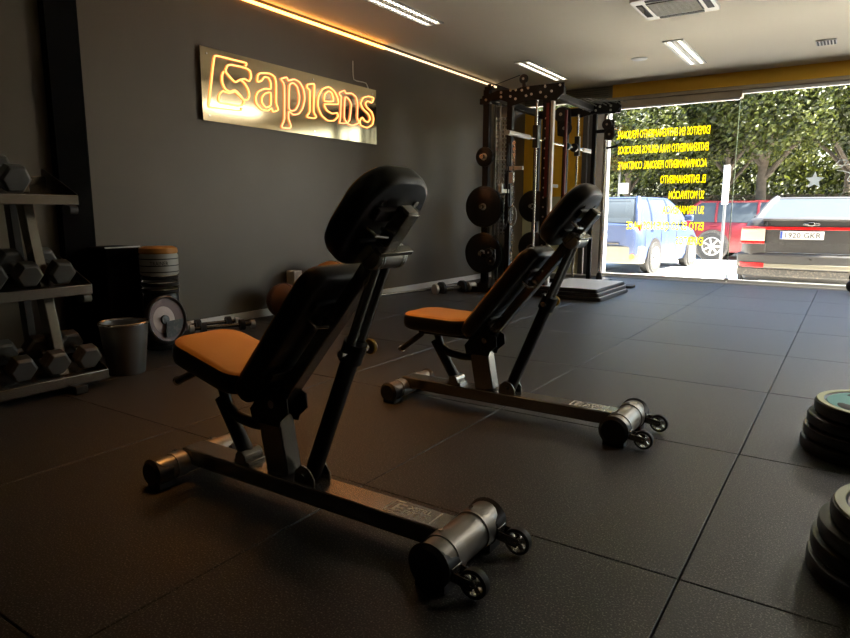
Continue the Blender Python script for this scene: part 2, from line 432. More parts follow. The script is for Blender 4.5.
# ------------------------------------------------------------------ neon sign
r = thing('neon_sign', 'mirrored panel with glowing amber outline lettering on the dark left wall', 'neon sign', (XW, 2.76, 1.85))
obj('panel', MB().span((XW+.022, 1.69, 1.580), (XW+.030, 3.82, 2.115)), M['mirror'], r, smooth=0)
m = MB()
for y, z in ((1.75,1.62),(1.75,2.07),(3.76,1.65),(3.76,2.07),(2.9,2.07),(2.9,1.62)): m.cyl((XW, y, z), (XW+.034, y, z), .008, n=12)
each('stand_off', m, M['chrome'], r)
NEON = {
  'bracket': [
    (0, [(2.118, 2.043), (2.125, 2.068), (1.979, 2.068), (1.845, 2.068), (1.815, 2.051), (1.778, 1.875), (1.742, 1.693), (1.762, 1.681), (1.911, 1.686), (2.051, 1.692), (2.060, 1.718)]),
  ],
  'letter_s': [
    (1, [(1.921, 1.985), (1.938, 2.014), (1.977, 2.027), (2.117, 2.028), (2.162, 2.013), (2.172, 1.969), (2.148, 1.932), (2.105, 1.942), (2.056, 1.929), (2.008, 1.903), (1.963, 1.928), (1.920, 1.962)]),
    (0, [(1.897, 1.963), (1.881, 1.932), (1.880, 1.880), (1.905, 1.837), (1.949, 1.823), (2.000, 1.840), (2.042, 1.817), (2.087, 1.779), (2.128, 1.789), (2.145, 1.826), (2.133, 1.872), (2.095, 1.914), (2.056, 1.929)]),
    (1, [(1.881, 1.816), (1.849, 1.789), (1.836, 1.746), (1.853, 1.726), (1.898, 1.726), (2.037, 1.727), (2.077, 1.744), (2.090, 1.776), (2.041, 1.808), (1.999, 1.831), (1.941, 1.810)]),
  ],
  'letter_a': [
    (1, [(2.235, 1.943), (2.243, 1.993), (2.273, 2.016), (2.367, 2.030), (2.427, 2.011), (2.442, 1.957), (2.435, 1.804), (2.456, 1.750), (2.396, 1.727), (2.379, 1.753), (2.335, 1.728), (2.266, 1.732), (2.218, 1.769), (2.212, 1.817), (2.239, 1.864), (2.309, 1.899), (2.378, 1.907), (2.381, 1.960), (2.357, 1.993), (2.314, 1.992), (2.278, 1.956)]),
    (1, [(2.377, 1.878), (2.316, 1.863), (2.280, 1.827), (2.277, 1.783), (2.318, 1.751), (2.372, 1.777)]),
  ],
  'letter_p': [
    (1, [(2.499, 2.008), (2.567, 2.031), (2.584, 2.008), (2.657, 2.030), (2.721, 2.016), (2.767, 1.964), (2.780, 1.886), (2.751, 1.802), (2.700, 1.749), (2.632, 1.732), (2.581, 1.752), (2.574, 1.693), (2.598, 1.637), (2.585, 1.613), (2.498, 1.607), (2.493, 1.626), (2.525, 1.688), (2.537, 1.947), (2.524, 1.983)]),
    (1, [(2.596, 1.970), (2.644, 1.997), (2.690, 1.972), (2.712, 1.903), (2.704, 1.836), (2.663, 1.778), (2.615, 1.761), (2.582, 1.780)]),
  ],
  'letter_i': [
    (1, [(2.813, 1.984), (2.819, 2.012), (2.899, 2.031), (2.906, 1.999), (2.890, 1.793), (2.924, 1.749), (2.892, 1.732), (2.807, 1.732), (2.808, 1.749), (2.840, 1.787), (2.846, 1.963)]),
  ],
  'letter_e': [
    (1, [(3.225, 1.899), (3.215, 1.961), (3.173, 2.011), (3.098, 2.035), (3.012, 2.001), (2.957, 1.925), (2.950, 1.842), (2.993, 1.771), (3.077, 1.733), (3.164, 1.743), (3.221, 1.785), (3.211, 1.819), (3.144, 1.804), (3.069, 1.823), (3.035, 1.874)]),
    (1, [(3.036, 1.901), (3.046, 1.965), (3.096, 1.997), (3.139, 1.986), (3.159, 1.918)]),
  ],
  'letter_n': [
    (1, [(3.250, 2.009), (3.319, 2.036), (3.341, 2.015), (3.422, 2.027), (3.493, 2.001), (3.515, 1.931), (3.507, 1.811), (3.530, 1.762), (3.426, 1.728), (3.356, 1.738), (3.393, 1.783), (3.420, 1.918), (3.386, 1.964), (3.328, 1.978), (3.312, 1.788), (3.345, 1.741), (3.242, 1.730), (3.254, 1.767), (3.271, 1.969), (3.250, 1.988)]),
  ],
  'letter_s2': [
    (1, [(3.752, 1.992), (3.770, 2.033), (3.689, 2.036), (3.602, 2.009), (3.564, 1.952), (3.600, 1.905), (3.686, 1.863), (3.710, 1.820), (3.672, 1.785), (3.622, 1.795), (3.585, 1.821), (3.548, 1.786), (3.559, 1.743), (3.658, 1.731), (3.748, 1.771), (3.767, 1.834), (3.737, 1.892), (3.662, 1.928), (3.638, 1.962), (3.676, 1.990), (3.726, 1.981)]),
  ],
}

for k, parts in NEON.items():
    m = MB()
    for cl, P in parts:
        q = smooth_path([(XW+.038, y, z) for y, z in P], bool(cl), 3)
        m.tube(q, .0062, 8, closed=bool(cl))
    obj('neon_bracket' if k == 'bracket' else 'neon_letter', m, M['neon2'] if k in ('letter_p', 'letter_n') else M['neon'], r, smooth=60)
m = MB().tube(smooth_path([(XW+.006, 3.49, 2.34), (XW+.006, 3.50, 2.17), (XW+.006, 3.69, 2.165), (XW+.01, 3.75, 2.06), (XW+.01, 3.80, 1.98), (XW+.012, 3.74, 1.93)], False, 4), .005, 6)
obj('power_cable', m, M['wire'], r)

# window graphics: read correctly from the street, mirrored from inside
r = thing('window_lettering', 'yellow lettering stuck on the shop window, reversed when seen from inside', 'lettering', (-1.36, YW, 1.3))
LN = [('EXPERTOS EN ENTRENAMIENTO PERSONAL', -1.355, -2.545, 1.94), ('ENTRENAMIENTO PARA GRUPOS REDUCIDOS', -1.36, -2.52, 1.735),
      ('ACOMPAÑAMIENTO PERSONAL CONSTANTE', -1.365, -2.51, 1.53), ('EL ENTRENAMIENTO', -1.365, -1.93, 1.33),
      ('SU MOTIVACIÓN', -1.37, -1.81, 1.125), ('SU PERMANENCIA', -1.36, -1.88, .93), ('ESTO ES LO QUE NOS HACE', -1.35, -2.35, .72), ('EXPERTOS', -1.345, -1.68, .525)]
for s, xa, xb, z in LN:
    obj('text_line', text_mb(s, .108, ((-1,0,0),(0,0,1)), (xa, YW+.018, z-.05), width=xa-xb, depth=.0015, bold=.012), M['ytext'], r, smooth=0)
def star_poly(cx, cz, R, r_):
    return [(cx+(R if k%2==0 else r_)*math.sin(PI*k/5), cz+(R if k%2==0 else r_)*math.cos(PI*k/5)) for k in range(10)]
m = MB().prism(star_poly(-.155, 1.275, .105, .045), YW-.002, YW+.002, 'y'); 
tag(obj('star_decal', m, M['wtext']), 'white five pointed star stuck on the window above the dark saloon car', 'decal')
m = MB()
for P in ([(.03,1.44),(.08,1.50),(.15,1.49),(.10,1.42),(.05,1.41),(.03,1.44),(.12,1.44),(.25,1.47)], [(.06,1.385),(.14,1.37),(.20,1.34),(.17,1.27),(.22,1.25),(.30,1.33)]):
    m.tube(smooth_path([(x, YW-.002, z) for x, z in P], False, 4), .006, 6)
tag(obj('script_decal', m, M['wtext']), 'white handwritten scroll drawn on the window at the right edge', 'decal')

# ------------------------------------------------------------------ adjustable bench
def make_bench(tilt):
    r = thing('weight_bench', '', 'weight bench', (0,0,0))
    # base
    m = MB(); m.span((-1.06, -.046, .047), (.0, .046, .102)); b = obj('base_beam', m, M['frametop'], r, bevel=.006)
    m = MB(); z = .1022
    for pts in ([(-.205,-.03),(-.205,.033)], [(-.205,.033),(-.175,.033)], [(-.205,-.03),(-.175,-.03)], [(-.055,-.03),(-.055,.033)]):
        (x0,y0),(x1,y1) = pts; m.box(((x0+x1)/2,(y0+y1)/2,z), (abs(x1-x0)+.004, abs(y1-y0)+.004, .0012))
    obj('logo', m, M['logo'], b)
    m = text_mb('E', .046, ((1,0,0),(0,1,0)), (-.188,-.022,.1025), width=.03, depth=.001)
    for s, y in (('XTRL', .005), ('FIT+', -.024)):
        q = text_mb(s, .021, ((1,0,0),(0,1,0)), (-.150, y, .1025), width=.075, depth=.001); m.add(q.v, q.f)
    obj('logo_text', m, M['logo'], b, smooth=0)
    # feet
    for x, rr, L, nm in ((-1.05, .040, .165, 'rear_foot'), (.02, .052, .145, 'front_foot')):
        m = MB().lathe([(rr*.96,-L),(rr,-L+.006),(rr,L-.006),(rr*.96,L)], (x, 0, rr+.012), (0,1,0), 32)
        f = obj(nm, m, M['roller'], r)
        for s in (-1, 1):
            m = MB().lathe([(0, L+.014),(rr*.9, L+.014),(rr+.007, L+.004),(rr+.008, L-.045),(rr+.001, L-.052)] if s > 0 else [(rr+.001, -L+.052),(rr+.008, -L+.045),(rr+.007, -L-.004),(rr*.9, -L-.014),(0, -L-.014)], (x, 0, rr+.012), (0,1,0), 32)
            # only the lower half of the cap hugs the tube
            vs = [(v[0], v[1], min(v[2], rr+.012+rr*.35) if abs(v[1]) < L+.001 else v[2]) for v in m.v]; m.v = vs
            m.box((x, s*(L-.03), .012), (rr*1.6, .06, .024))
            obj('end_cap', m, M['rubber'], f)
            m = MB().lathe([(rr+.0035, s*.075-.02),(rr+.004, s*.075+.02)], (x, 0, rr+.012), (0,1,0), 32)
            obj('saddle', m, M['roller'], f)
            m = MB().cyl((x-.01, s*.075, 2*rr+.008), (x-.012, s*.075, 2*rr+.020), .0065, n=10)
            each('screw', m, M['chrome'], f)
    # transport wheels
    for s in (-1, 1):
        y = s*.118; c = (.128, y, .042)
        m = MB().lathe([(.029,-.011),(.036,-.010),(.0375,0),(.036,.010),(.029,.011)], c, (0,1,0), 28, closed=True)
        w = obj('wheel', m, M['rubber'], r)
        m = MB().cyl((c[0],y-.014,c[2]), (c[0],y+.014,c[2]), .009, n=14)
        for k in range(5):
            a = 2*PI*k/5+.3; m.beam(c, (c[0]+.030*math.cos(a), y, c[2]+.030*math.sin(a)), .014, .010, up=(0,1,0))
        m.lathe([(.0262,-.0115),(.0285,-.0115),(.0285,.0115),(.0262,.0115)], c, (0,1,0), 28, closed=True)
        obj('spokes', m, M['chrome'], w)
        m = MB()
        for q in (-1, 1): m.beam((.055, y+q*.02, .055), (.135, y+q*.02, .044), .004, .026)
        m.box((.072, y, .057), (.02, .044, .03)); m.cyl((c[0],y-.024,c[2]), (c[0],y+.024,c[2]), .006, n=10)
        obj('wheel_bracket', m, M['frametop'], r, bevel=.002)
    # main post
    m = MB().beam((-.61, 0, .10), (-.645, 0, .285), .062, .092, up=(1,0,0)); p = obj('post', m, M['frametop'], r, bevel=.005)
    m = MB()
    for q in (-1, 1):
        m.prism([(-.70,.262),(-.585,.262),(-.580,.28),(-.545,.31),(-.55,.355),(-.60,.375),(-.66,.36),(-.71,.30)], q*.040-.003, q*.040+.003)
    m.cyl((-.60,-.052,.335), (-.60,.052,.335), .012, n=14); m.cyl((-.67,-.052,.27), (-.67,.052,.27), .010, n=14)
    obj('pivot_bracket', m, M['frame'], r, bevel=.0015)
    m = MB().cyl((-.60,-.058,.335), (-.60,-.052,.335), .013, n=12).cyl((-.60,.052,.335), (-.60,.058,.335), .013, n=12)
    each('bolt', m, M['chrome'], r)
    # brace under the seat
    m = MB().cyl((-.78,0,.125), (-.895,0,.295), .026, .022, 20); obj('brace', m, M['frame'], r)
    m = MB().cyl((-.772,-.038,.122), (-.772,.038,.122), .024, n=20); m.box((-.77,0,.108), (.07,.07,.012))
    obj('brace_foot', m, M['frametop'], r, bevel=.002)
    # curved link between post and seat
    m = MB().tube(smooth_path([(-.885,0,.335),(-.86,0,.27),(-.82,0,.245),(-.74,0,.235),(-.68,0,.24)], False, 4), .018, 12); obj('seat_link', m, M['frame'], r)
    # seat
    before = set(bpy.data.objects)
    seat = MB()
    ol = rrect(.345, .27, .075, 7, -.845, 0)
    rings = []
    for dz, sc in ((0,.90),(.008,.97),(.025,1.0),(.052,1.0),(.066,.975),(.072,.93)):
        rings.append([(-.845+(x+.845)*sc, y*sc, .356+dz+(-.02*(x+.845))) for x, y in ol])
    seat.loft(rings); st = obj('seat', seat, M['vinyl'], r, smooth=50)
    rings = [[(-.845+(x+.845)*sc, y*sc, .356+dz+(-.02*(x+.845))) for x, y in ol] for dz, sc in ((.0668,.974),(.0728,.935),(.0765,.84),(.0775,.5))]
    obj('seat_cover', MB().loft(rings, capa=False), M['tan'], st, smooth=60, label='warm-light-tinted vinyl top of the seat')  # top panel coloured as if lit by the warm light
    m = MB(); m.span((-.97, -.03, .325), (-.70, .03, .357)); m.span((-.93,-.09,.342), (-.90,.09,.357)); m.span((-.76,-.09,.342), (-.73,.09,.357))
    obj('seat_frame', m, M['frame'], r, bevel=.003)
    m = MB().cyl((-.955,-.02,.325), (-1.075,-.02,.235), .0135, n=16); h = obj('seat_handle', m, M['rubber'], r)
    obj('handle_cap', MB().cyl((-1.073,-.02,.2365), (-1.083,-.02,.229), .016, n=16), M['chrome'], h)
    # the seat hinges at its back edge
    T_ = Matrix.Translation((-.68,0,.35)) @ Matrix.Rotation(math.radians(tilt), 4, 'Y') @ Matrix.Translation((.68,0,-.35))
    for o in set(bpy.data.objects) - before: o.data.transform(T_)
    # backrest: rail, two pads
    ang = math.radians(50.5); d = Vector((math.cos(ang), 0, math.sin(ang))); n = Vector((-math.sin(ang), 0, math.cos(ang))); R0 = Vector((-.605,0,.335))
    def L(s, t, y=0): return R0 + d*s + n*t + Vector((0,y,0))
    m = MB().beam(L(-.02,0), L(.735,0), .050, .040, up=n); rl = obj('back_rail', m, M['frametop'], r, bevel=.003)
    obj('rail_end', MB().beam(L(.733,0), L(.739,0), .040, .030, up=n), M['roller'], rl)
    def pad(s0, s1, w, rr, th, t0, name):
        Mx = Matrix(((d.x, 0, n.x, 0), (0, 1, 0, 0), (d.z, 0, n.z, 0), (0,0,0,1)))
        ol = rrect(s1-s0, w, rr, 8, (s0+s1)/2, 0); cx = (s0+s1)/2; rings = []
        for dz, ins in ((0,.014),(.006,.004),(.02,0),(th-.022,0),(th-.008,.005),(th,.018)):
            f = 1-2*ins/w; g = 1-2*ins/(s1-s0)
            rings.append([R0 + d*(cx+(x-cx)*g) + n*(t0+dz) + Vector((0, y*f, 0)) for x, y in ol])
        o = obj(name, MB().loft(rings), M['vinyl'], r, smooth=50)
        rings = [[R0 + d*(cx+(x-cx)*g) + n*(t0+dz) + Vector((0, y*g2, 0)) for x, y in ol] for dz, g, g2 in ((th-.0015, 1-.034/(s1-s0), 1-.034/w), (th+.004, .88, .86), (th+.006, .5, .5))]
        obj('pad_cover', MB().loft(rings, capa=False), M['tan'], o, smooth=60, label='warm-light-tinted vinyl face of the pad')  # same painted warm light on the backrest faces
        m = MB()
        for yy in (-1, 1):
            for ss in (s0+.07, s1-.07):
                q = R0 + d*ss + n*(t0-.006) + Vector((0, yy*w*.26, 0)); m.cyl(q, q+n*.008, .009, n=10)
        each('screw', m, M['chrome'], o)
    pad(-.03, .475, .262, .045, .068, .034, 'back_pad')
    pad(.515, .800, .262, .10, .072, .036, 'head_pad')
    m = MB()
    for ss, w in ((.10,.19),(.38,.19),(.60,.17),(.70,.17)):
        m.beam(L(ss,.027,-w/2), L(ss,.027,w/2), .035, .016, up=n)
    each('pad_bracket', m, M['frame'], r, bevel=.003)
    m = MB()
    for ss in (.34, .66):
        m.tube([L(ss,.026,-.085), L(ss,-.006,-.085), L(ss,-.012,-.045), L(ss,.02,-.03)], .0055, 8)
    each('adjuster_lever', m, M['chrome'], r)
    # strut with pop pin, pivot drum
    top = L(.595, -.012); bot = Vector((-.495, 0, .118)); sd = (top-bot).normalized()
    m = MB().cyl(bot, bot+sd*.44, .0255, n=24); so = obj('strut', m, M['frame'], r)
    m = MB()
    for yy in (-.021, .021): m.cyl(bot+sd*.42+Vector((0,yy,0)), top+Vector((0,yy,0)), .0135, n=16)
    obj('inner_rod', m, M['frametop'], so)
    pc = bot+sd*.435
    m = MB().cyl(pc-sd*.03, pc+sd*.03, .034, n=24); obj('collar', m, M['frame'], so)
    m = MB().cyl(pc+Vector((0,-.055,0)), pc+Vector((0,.062,0)), .011, n=16); obj('pop_pin', m, M['chrome'], so)
    m = MB().lathe([(0,-.008),(.012,-.008),(.021,-.003),(.023,.004),(.021,.011),(.008,.014),(0,.014)], pc+Vector((0,.072,0)), (0,1,0), 24)
    obj('knob', m, M['yknob'], so)
    m = MB()
    for q in (-1, 1):
        m.prism([(-.535,.10),(-.455,.10),(-.455,.125),(-.475,.155),(-.505,.160),(-.53,.14)], q*.034-.003, q*.034+.003)
    m.cyl((-.495,-.046,.128), (-.495,.046,.128), .010, n=12)
    obj('strut_foot', m, M['frametop'], r, bevel=.0015)
    m = MB().lathe([(.0,-.062),(.030,-.062),(.033,-.058),(.033,.058),(.030,.062),(0,.062)], top, (0,1,0), 28)
    dr = obj('pivot_drum', m, M['roller'], r)
    m = MB()
    for yy in (-.05,-.04,.04,.05): m.lathe([(.0335,yy-.002),(.035,yy-.002),(.035,yy+.002),(.0335,yy+.002)], top, (0,1,0), 28, closed=True)
    each('drum_ring', m, M['chrome'], dr)
    m = MB()
    for q in (-1, 1): m.beam(top+Vector((0,q*.066,0)), L(.60,.012,q*.066), .006, .05, up=n)
    m.beam(L(.625,-.028,-.07), L(.625,-.028,.07), .012, .026, up=n)
    obj('drum_bracket', m, M['frametop'], r, bevel=.002)
    return r
bench = make_bench(13)
bench2 = make_bench(0); bench2.location = (-.44, .96, 0)
bench.location = (-.509, -.238, 0)
bench['label'] = 'nearest black adjustable weight bench with seat tinted by warm light, in the left foreground'
bench2['label'] = 'farther black adjustable weight bench, between the near bench and the window'
for b in (bench, bench2): b['group'] = 'adjustable weight benches'

# ------------------------------------------------------------------ weight plates on the floor at the right
def floor_plate(c, r, th, top, label, group, mats=(None, None), grips=True):
    x, y, z = c
    t = thing('weight_plate', label, 'weight plate', (x, y, z), group)
    h = th
    prof = [(.027,0),(r-.012,0),(r-.003,.004),(r,.012),(r,h-.012),(r-.003,h-.004),(r-.012,h),(r-.030,h),(r-.036,h-.006),(.075,h-.006),(.068,h-.001),(.027,h-.001)]
    obj('disc', MB().lathe(prof, c, n=56, closed=True), M['plate'], t, smooth=40)
    if top:
        obj('hub', MB().lathe([(.0255,-.001),(.045,-.001),(.045,h+.0005),(.0255,h+.0005)], c, n=32, closed=True), M['silver'], t)
        obj('rim', MB().lathe([(r-.031,h-.001),(r-.006,h-.002),(r-.008,h+.0012),(r-.030,h+.0012)], c, n=56, closed=True), M['platetop'], t, label='lime reflection painted on the plate rim')
        m = MB().lathe([(.078,h-.0055),(r-.040,h-.0055),(r-.041,h-.0035),(.079,h-.0035)], c, n=56, closed=True)
        obj('face', m, M['platetop'] if top == 1 else M['teal'], t)
        m = MB()
        for k in range(3):
            a0 = 2*PI*k/3+1.9
            pts = [(x+.135*math.cos(a0+a), y+.135*math.sin(a0+a), z+h-.002) for a in [(-.55+.11*i) for i in range(11)]]
            m.tube(pts, [.004+.030*math.sin(PI*(i+.6)/11.2) for i in range(11)], 10)
        m.v = [(v[0], v[1], z+h-.0035+(v[2]-z-h+.002)*.10) for v in m.v]
        each('grip_recess', m, M['rubber'], t)
    return t
G1 = 'weight plates piled on the floor behind'; G2 = 'weight plates piled on the floor in front'
order = ['lowest', 'second from the bottom', 'third from the bottom', 'topmost']
hs = [.050,.045,.045,.050]; ox = [(0.0,0.0),(.004,.006),(.012,.012),(.026,.014)]
z = 0.0
for k in range(4):
    floor_plate((.405+ox[k][0], 1.275+ox[k][1], z), .225-(0,.002,.004,.010)[k], hs[k], 2 if k == 3 else 0, 'black bumper plate in the farther floor pile at the right, %s' % order[k] + (', rim reflection painted lime' if k == 3 else ''), G1); z += hs[k]+.001
z = 0.0; ox = [(0.0,0.0),(.002,.004),(.012,.0),(.030,-.012)]
for k in range(4):
    floor_plate((.480+ox[k][0], .285+ox[k][1], z), .225-(0,.003,.006,.012)[k], hs[k], 1 if k == 3 else 0, 'bumper plate in the nearer floor pile at the right edge, %s' % order[k] + (', face reflection painted lime' if k == 3 else ''), G2); z += hs[k]+.001
# kettlebell by the window at the right edge
t = thing('kettlebell', 'small black kettlebell on the floor by the window at the right edge', 'kettlebell', (.36, 7.05, 0))
obj('bell', MB().ball((.36, 7.05, .085), .09, sc=(1,1,.95)), M['blackp'], t, smooth=60)
obj('handle', MB().tube(smooth_path([(.31,7.05,.14),(.30,7.05,.19),(.33,7.05,.225),(.39,7.05,.225),(.42,7.05,.19),(.41,7.05,.14)], False, 4), .013, 10), M['blackp'], t, smooth=60)

# ------------------------------------------------------------------ dumbbell rack at the left
t = thing('dumbbell_rack', 'black three tier dumbbell rack against the left wall beside the black pillar', 'dumbbell rack', (-3.2, -.3, 0))
Y0, Y1 = -1.15, .235
tiers = [(-2.91, .062, 'bottom'), (-3.00, .500, 'middle'), (-3.06, .955, 'top')]
for x, z, nm in tiers:
    m = MB(); m.beam((x, Y0, z), (x, Y1, z), .030, .050); m.beam((x-.30, Y0, z+.10), (x-.30, Y1, z+.10), .030, .050)
    m.box((x-.15, (Y0+Y1)/2, z+.035), (.30, Y1-Y0-.02, .006), Matrix.Translation((x-.15,0,z+.035)) @ Matrix.Rotation(math.radians(18), 4, 'Y') @ Matrix.Translation((-x+.15,0,-z-.035)))
    s = obj('shelf', m, M['frametop'], t, bevel=.004)
    m = MB().prism([(x-.33,z+.165),(x-.30,z+.165),(x+.01,z+.028),(x+.012,z-.02),(x-.33,z+.06)], Y1-.006, Y1)
    obj('side_plate', m, M['frame'], s, bevel=.001)
    m = MB()
    for a, b in ((x-.06,z+.02),(x-.14,z+.055),(x-.27,z+.115)): m.cyl((a, Y1, b), (a, Y1+.006, b), .008, n=10)
    each('screw', m, M['chrome'], s)
    if nm != 'bottom':
        m = MB().prism(rrect(.075, .045, .021, 6, x-.055, z-.050), Y1-.03, Y1+.012); obj('end_cap', m, M['iron'], s, bevel=.002)
for y in (.06, -.95):
    m = MB(); m.beam((-3.02, y, .03), (-3.26, y, 1.02), .075, .05, up=(0,1,0)); p = obj('post', m, M['frametop'], t, bevel=.004)
    m = MB().beam((-2.84, y, .022), (-3.55, y, .022), .06, .04); obj('foot', m, M['frame'], t, bevel=.004)
    m = MB().beam((-3.30, y, .05), (-3.40, y, 1.02), .06, .04, up=(0,1,0)); obj('rear_post', m, M['frame'], t, bevel=.004)
    if y > 0:
        dd = Vector((-.24, 0, .99)).normalized(); nn = Vector((.99, 0, .24)).normalized(); c = Vector((-3.02, y, .03)) + dd*.74 + nn*.0265
        obj('sticker', MB().beam(c-dd*.0, c+dd*.155, .036, .0015, up=nn), M['sticker'], p)
        obj('sticker_text', text_mb('Bodytone', .020, (dd*-1, Vector((0,1,0))), c+dd*.145+nn*.0012+Vector((0,-.009,0)), width=.13, depth=.0005), M['signtext'], p, smooth=0)
# hex dumbbells
def dumbbell(cx, y, cz, rr, label, tilt=18):
    T = thing('dumbbell', label, 'dumbbell', (cx, y, cz), 'hex dumbbells on the rack')
    a = math.radians(tilt); dx = Vector((math.cos(a), 0, -math.sin(a))); nz = Vector((math.sin(a),0,math.cos(a))); C = Vector((cx, y, cz))
    for s in (-1, 1):
        rings = []
        for h, q in ((.055,.80),(.065,1.0),(.115,1.0),(.128,.82)):
            rings.append([C + dx*h*s + (Vector((0,1,0))*math.cos(PI/3*k)+nz*math.sin(PI/3*k))*rr*q for k in range(6)])
        obj('head', MB().loft(rings), M['iron'], T, bevel=.003, smooth=20)
    obj('handle', MB().cyl(C-dx*.07, C+dx*.07, .016, n=16), M['chrome'], T)
    return T
names = {2: ['farthest right on the top shelf', 'second from the right on the top shelf'],
         1: ['rightmost on the middle shelf', 'second from the right on the middle shelf', 'third from the right on the middle shelf'],
         0: ['rightmost on the bottom shelf', 'second from the right on the bottom shelf', 'third from the right on the bottom shelf']}
for ti, ys in ((2, (-.03, -.19)), (1, (.12, -.04, -.20)), (0, (.17, .01, -.15))):
    x, z, _ = tiers[ti]
    for k, y in enumerate(ys):
        rr = .074 if ti == 2 else .067
        dumbbell(x-.150, y, z+.062+rr*.9, rr, 'grey hex dumbbell %s of the rack' % names[ti][k])

# black box, equipment column, leaning disc, bucket
t = thing('plyo_box', 'black padded box on the floor behind the dumbbell rack beside the pillar', 'box', (-3.62, .93, 0))
obj('body', MB().span((-3.90, .70, 0), (-3.64, .94, .67)), M['pillar'], t, bevel=.012)
obj('top_edge', MB().span((-3.65, .70, .665), (-3.64, .94, .673)), M['silver'], t)
cx, cy = -3.50, .975
tw = thing('ball_stand', 'tall round stand of black trays with top painted warm-lit beside the grey bin', 'equipment stand', (cx, cy, 0))
m = MB().lathe([(0,0),(.115,0),(.118,.012),(.105,.03),(.105,.10),(.11,.12),(.11,.35),(.10,.37),(0,.37)], (cx, cy, 0)); obj('base', m, M['blackp'], tw)
m = MB()
for z0 in (.37, .415, .46): m.lathe([(0,z0),(.112,z0),(.118,z0+.010),(.112,z0+.022),(.09,z0+.030),(0,z0+.030)], (cx, cy, 0))
obj('tray', m, M['frame'], tw)
m = MB()
for z0 in (.392, .437, .482): m.lathe([(.1185,z0),(.121,z0+.004),(.1185,z0+.008)], (cx, cy, 0), closed=True)
obj('tray_rim', m, M['chrome'], tw)
m = MB().lathe([(0,.49),(.114,.49),(.120,.50),(.120,.615),(.112,.628),(0,.628)], (cx, cy, 0)); dr = obj('drum', m, M['band'], tw)
m = MB()
for z0 in (.508, .548, .592): m.lathe([(.1205,z0),(.1215,z0),(.1215,z0+.006),(.1205,z0+.006)], (cx, cy, 0), closed=True)
obj('drum_stripe', m, M['blackp'], dr)
rr_ = Vector((CAM.x-cx, CAM.y-cy, 0)).normalized(); side = Vector((-rr_.y, rr_.x, 0))
obj('drum_text', text_mb('TRAINER', .026, (side, Vector((0,0,1))), Vector((cx,cy,.556))+rr_*.1225-side*.055, width=.11, depth=.001), M['blackp'], dr, smooth=0)
m = MB().lathe([(0,.628),(.116,.628),(.120,.636),(.116,.662),(.095,.672),(0,.674)], (cx, cy, 0)); obj('lid', m, M['orange'], tw)  # lid takes its orange from painted overhead light
# leaning disc
ax_ = Vector((1,.12,.14)).normalized(); dc = Vector((-3.335, .885, .215))
t = thing('training_wheel', 'round disc with pale pink face and dark hub leaning against the stand', 'disc', dc)
obj('tyre', MB().lathe([(.06,-.030),(.138,-.030),(.152,-.015),(.152,.018),(.144,.026),(.138,.020),(.138,-.01),(.06,-.01)], dc, ax_, 44, closed=True), M['galv'], t)
obj('outer_face', MB().lathe([(0,-.028),(.139,-.028),(.139,.010),(.095,.006),(0,.006)], dc, ax_, 44), M['darkred'], t)
obj('inner_face', MB().lathe([(0,.006),(.092,.006),(.088,.014),(.030,.020),(0,.020)], dc-Vector((0,0,0))+Vector((-.006,-.02,0)), ax_, 40), M['pink'], t)
obj('hub', MB().lathe([(0,.018),(.030,.018),(.028,.034),(0,.036)], dc+Vector((-.006,-.02,0)), ax_, 24), M['blackp'], t)
u = ax_.cross(Vector((0,0,1))).normalized(); w = u.cross(ax_)
m = MB(); pts = [(.0,.0),(-.025,-.075)] 
arc = [dc + ax_*.024 + (u*math.cos(a) - (-w)*math.sin(a))*.115 for a in [math.radians(v) for v in range(-100, 5, 15)]]
ring = [dc + ax_*.024 + u*.115*0 + u*(-.0) ] 
m.loft([[p for p in [dc+ax_*.022+u*(.02)+w*(-.012)] + [dc+ax_*.022+(w*math.sin(a)-u*math.cos(a))*.116 for a in [math.radians(v) for v in range(-110, -4, 15)]]],
        [p for p in [dc+ax_*.030+u*(.02)+w*(-.012)] + [dc+ax_*.030+(w*math.sin(a)-u*math.cos(a))*.116 for a in [math.radians(v) for v in range(-110, -4, 15)]]]])
obj('pocket', m, M['carplastic'], t)
# bucket
bx, by = -3.07, .44
t = thing('waste_bin', 'round grey metal bin on the floor at the end of the dumbbell rack', 'bin', (bx, by, 0))
obj('body', MB().lathe([(0,0),(.094,0),(.098,.006),(.128,.285),(.122,.285),(.093,.012),(0,.012)], (bx,by,0), n=44), M['galv'], t)
obj('rim', MB().lathe([(.124,.280),(.132,.281),(.133,.289),(.127,.293),(.122,.288)], (bx,by,0), n=44, closed=True), M['chrome'], t)

# balls against the wall
t = thing('medicine_ball', 'brown leather medicine ball on the floor against the left wall', 'medicine ball', (-3.68, 2.20, 0))
obj('ball_body', MB().ball((-3.70, 2.27, .15), .15), M['leather'], t, smooth=60)
m = MB()
for a in (0, PI/2): m.tube([(-3.70+.151*math.cos(q)*math.cos(a), 2.27+.151*math.cos(q)*math.sin(a), .15+.151*math.sin(q)) for q in [2*PI*i/32 for i in range(32)]], .003, 6, closed=True)
obj('seam', m, M['darkred'], t)
t = thing('wall_ball', 'large exercise ball in painted warm light, seen above the back of the near bench', 'ball', (-3.66, 2.62, 0))
obj('ball_body', MB().ball((-3.66, 2.84, .23), .225), M['orange'], t, smooth=60)
obj('seam', MB().tube([(-3.66+.226*math.cos(q), 2.84, .23+.226*math.sin(q)) for q in [2*PI*i/32 for i in range(32)]], .003, 6, closed=True), M['darkred'], t)
tag(obj('storage_box', MB().span((-3.90, 2.50, 0), (-3.80, 2.60, .38)), M['white'], bevel=.008), 'small white box standing between the brown ball and the wall', 'box')
t = thing('slam_ball', 'small pale grey ball on the floor seen between the struts of the near bench', 'ball', (-3.74, 3.33, 0))
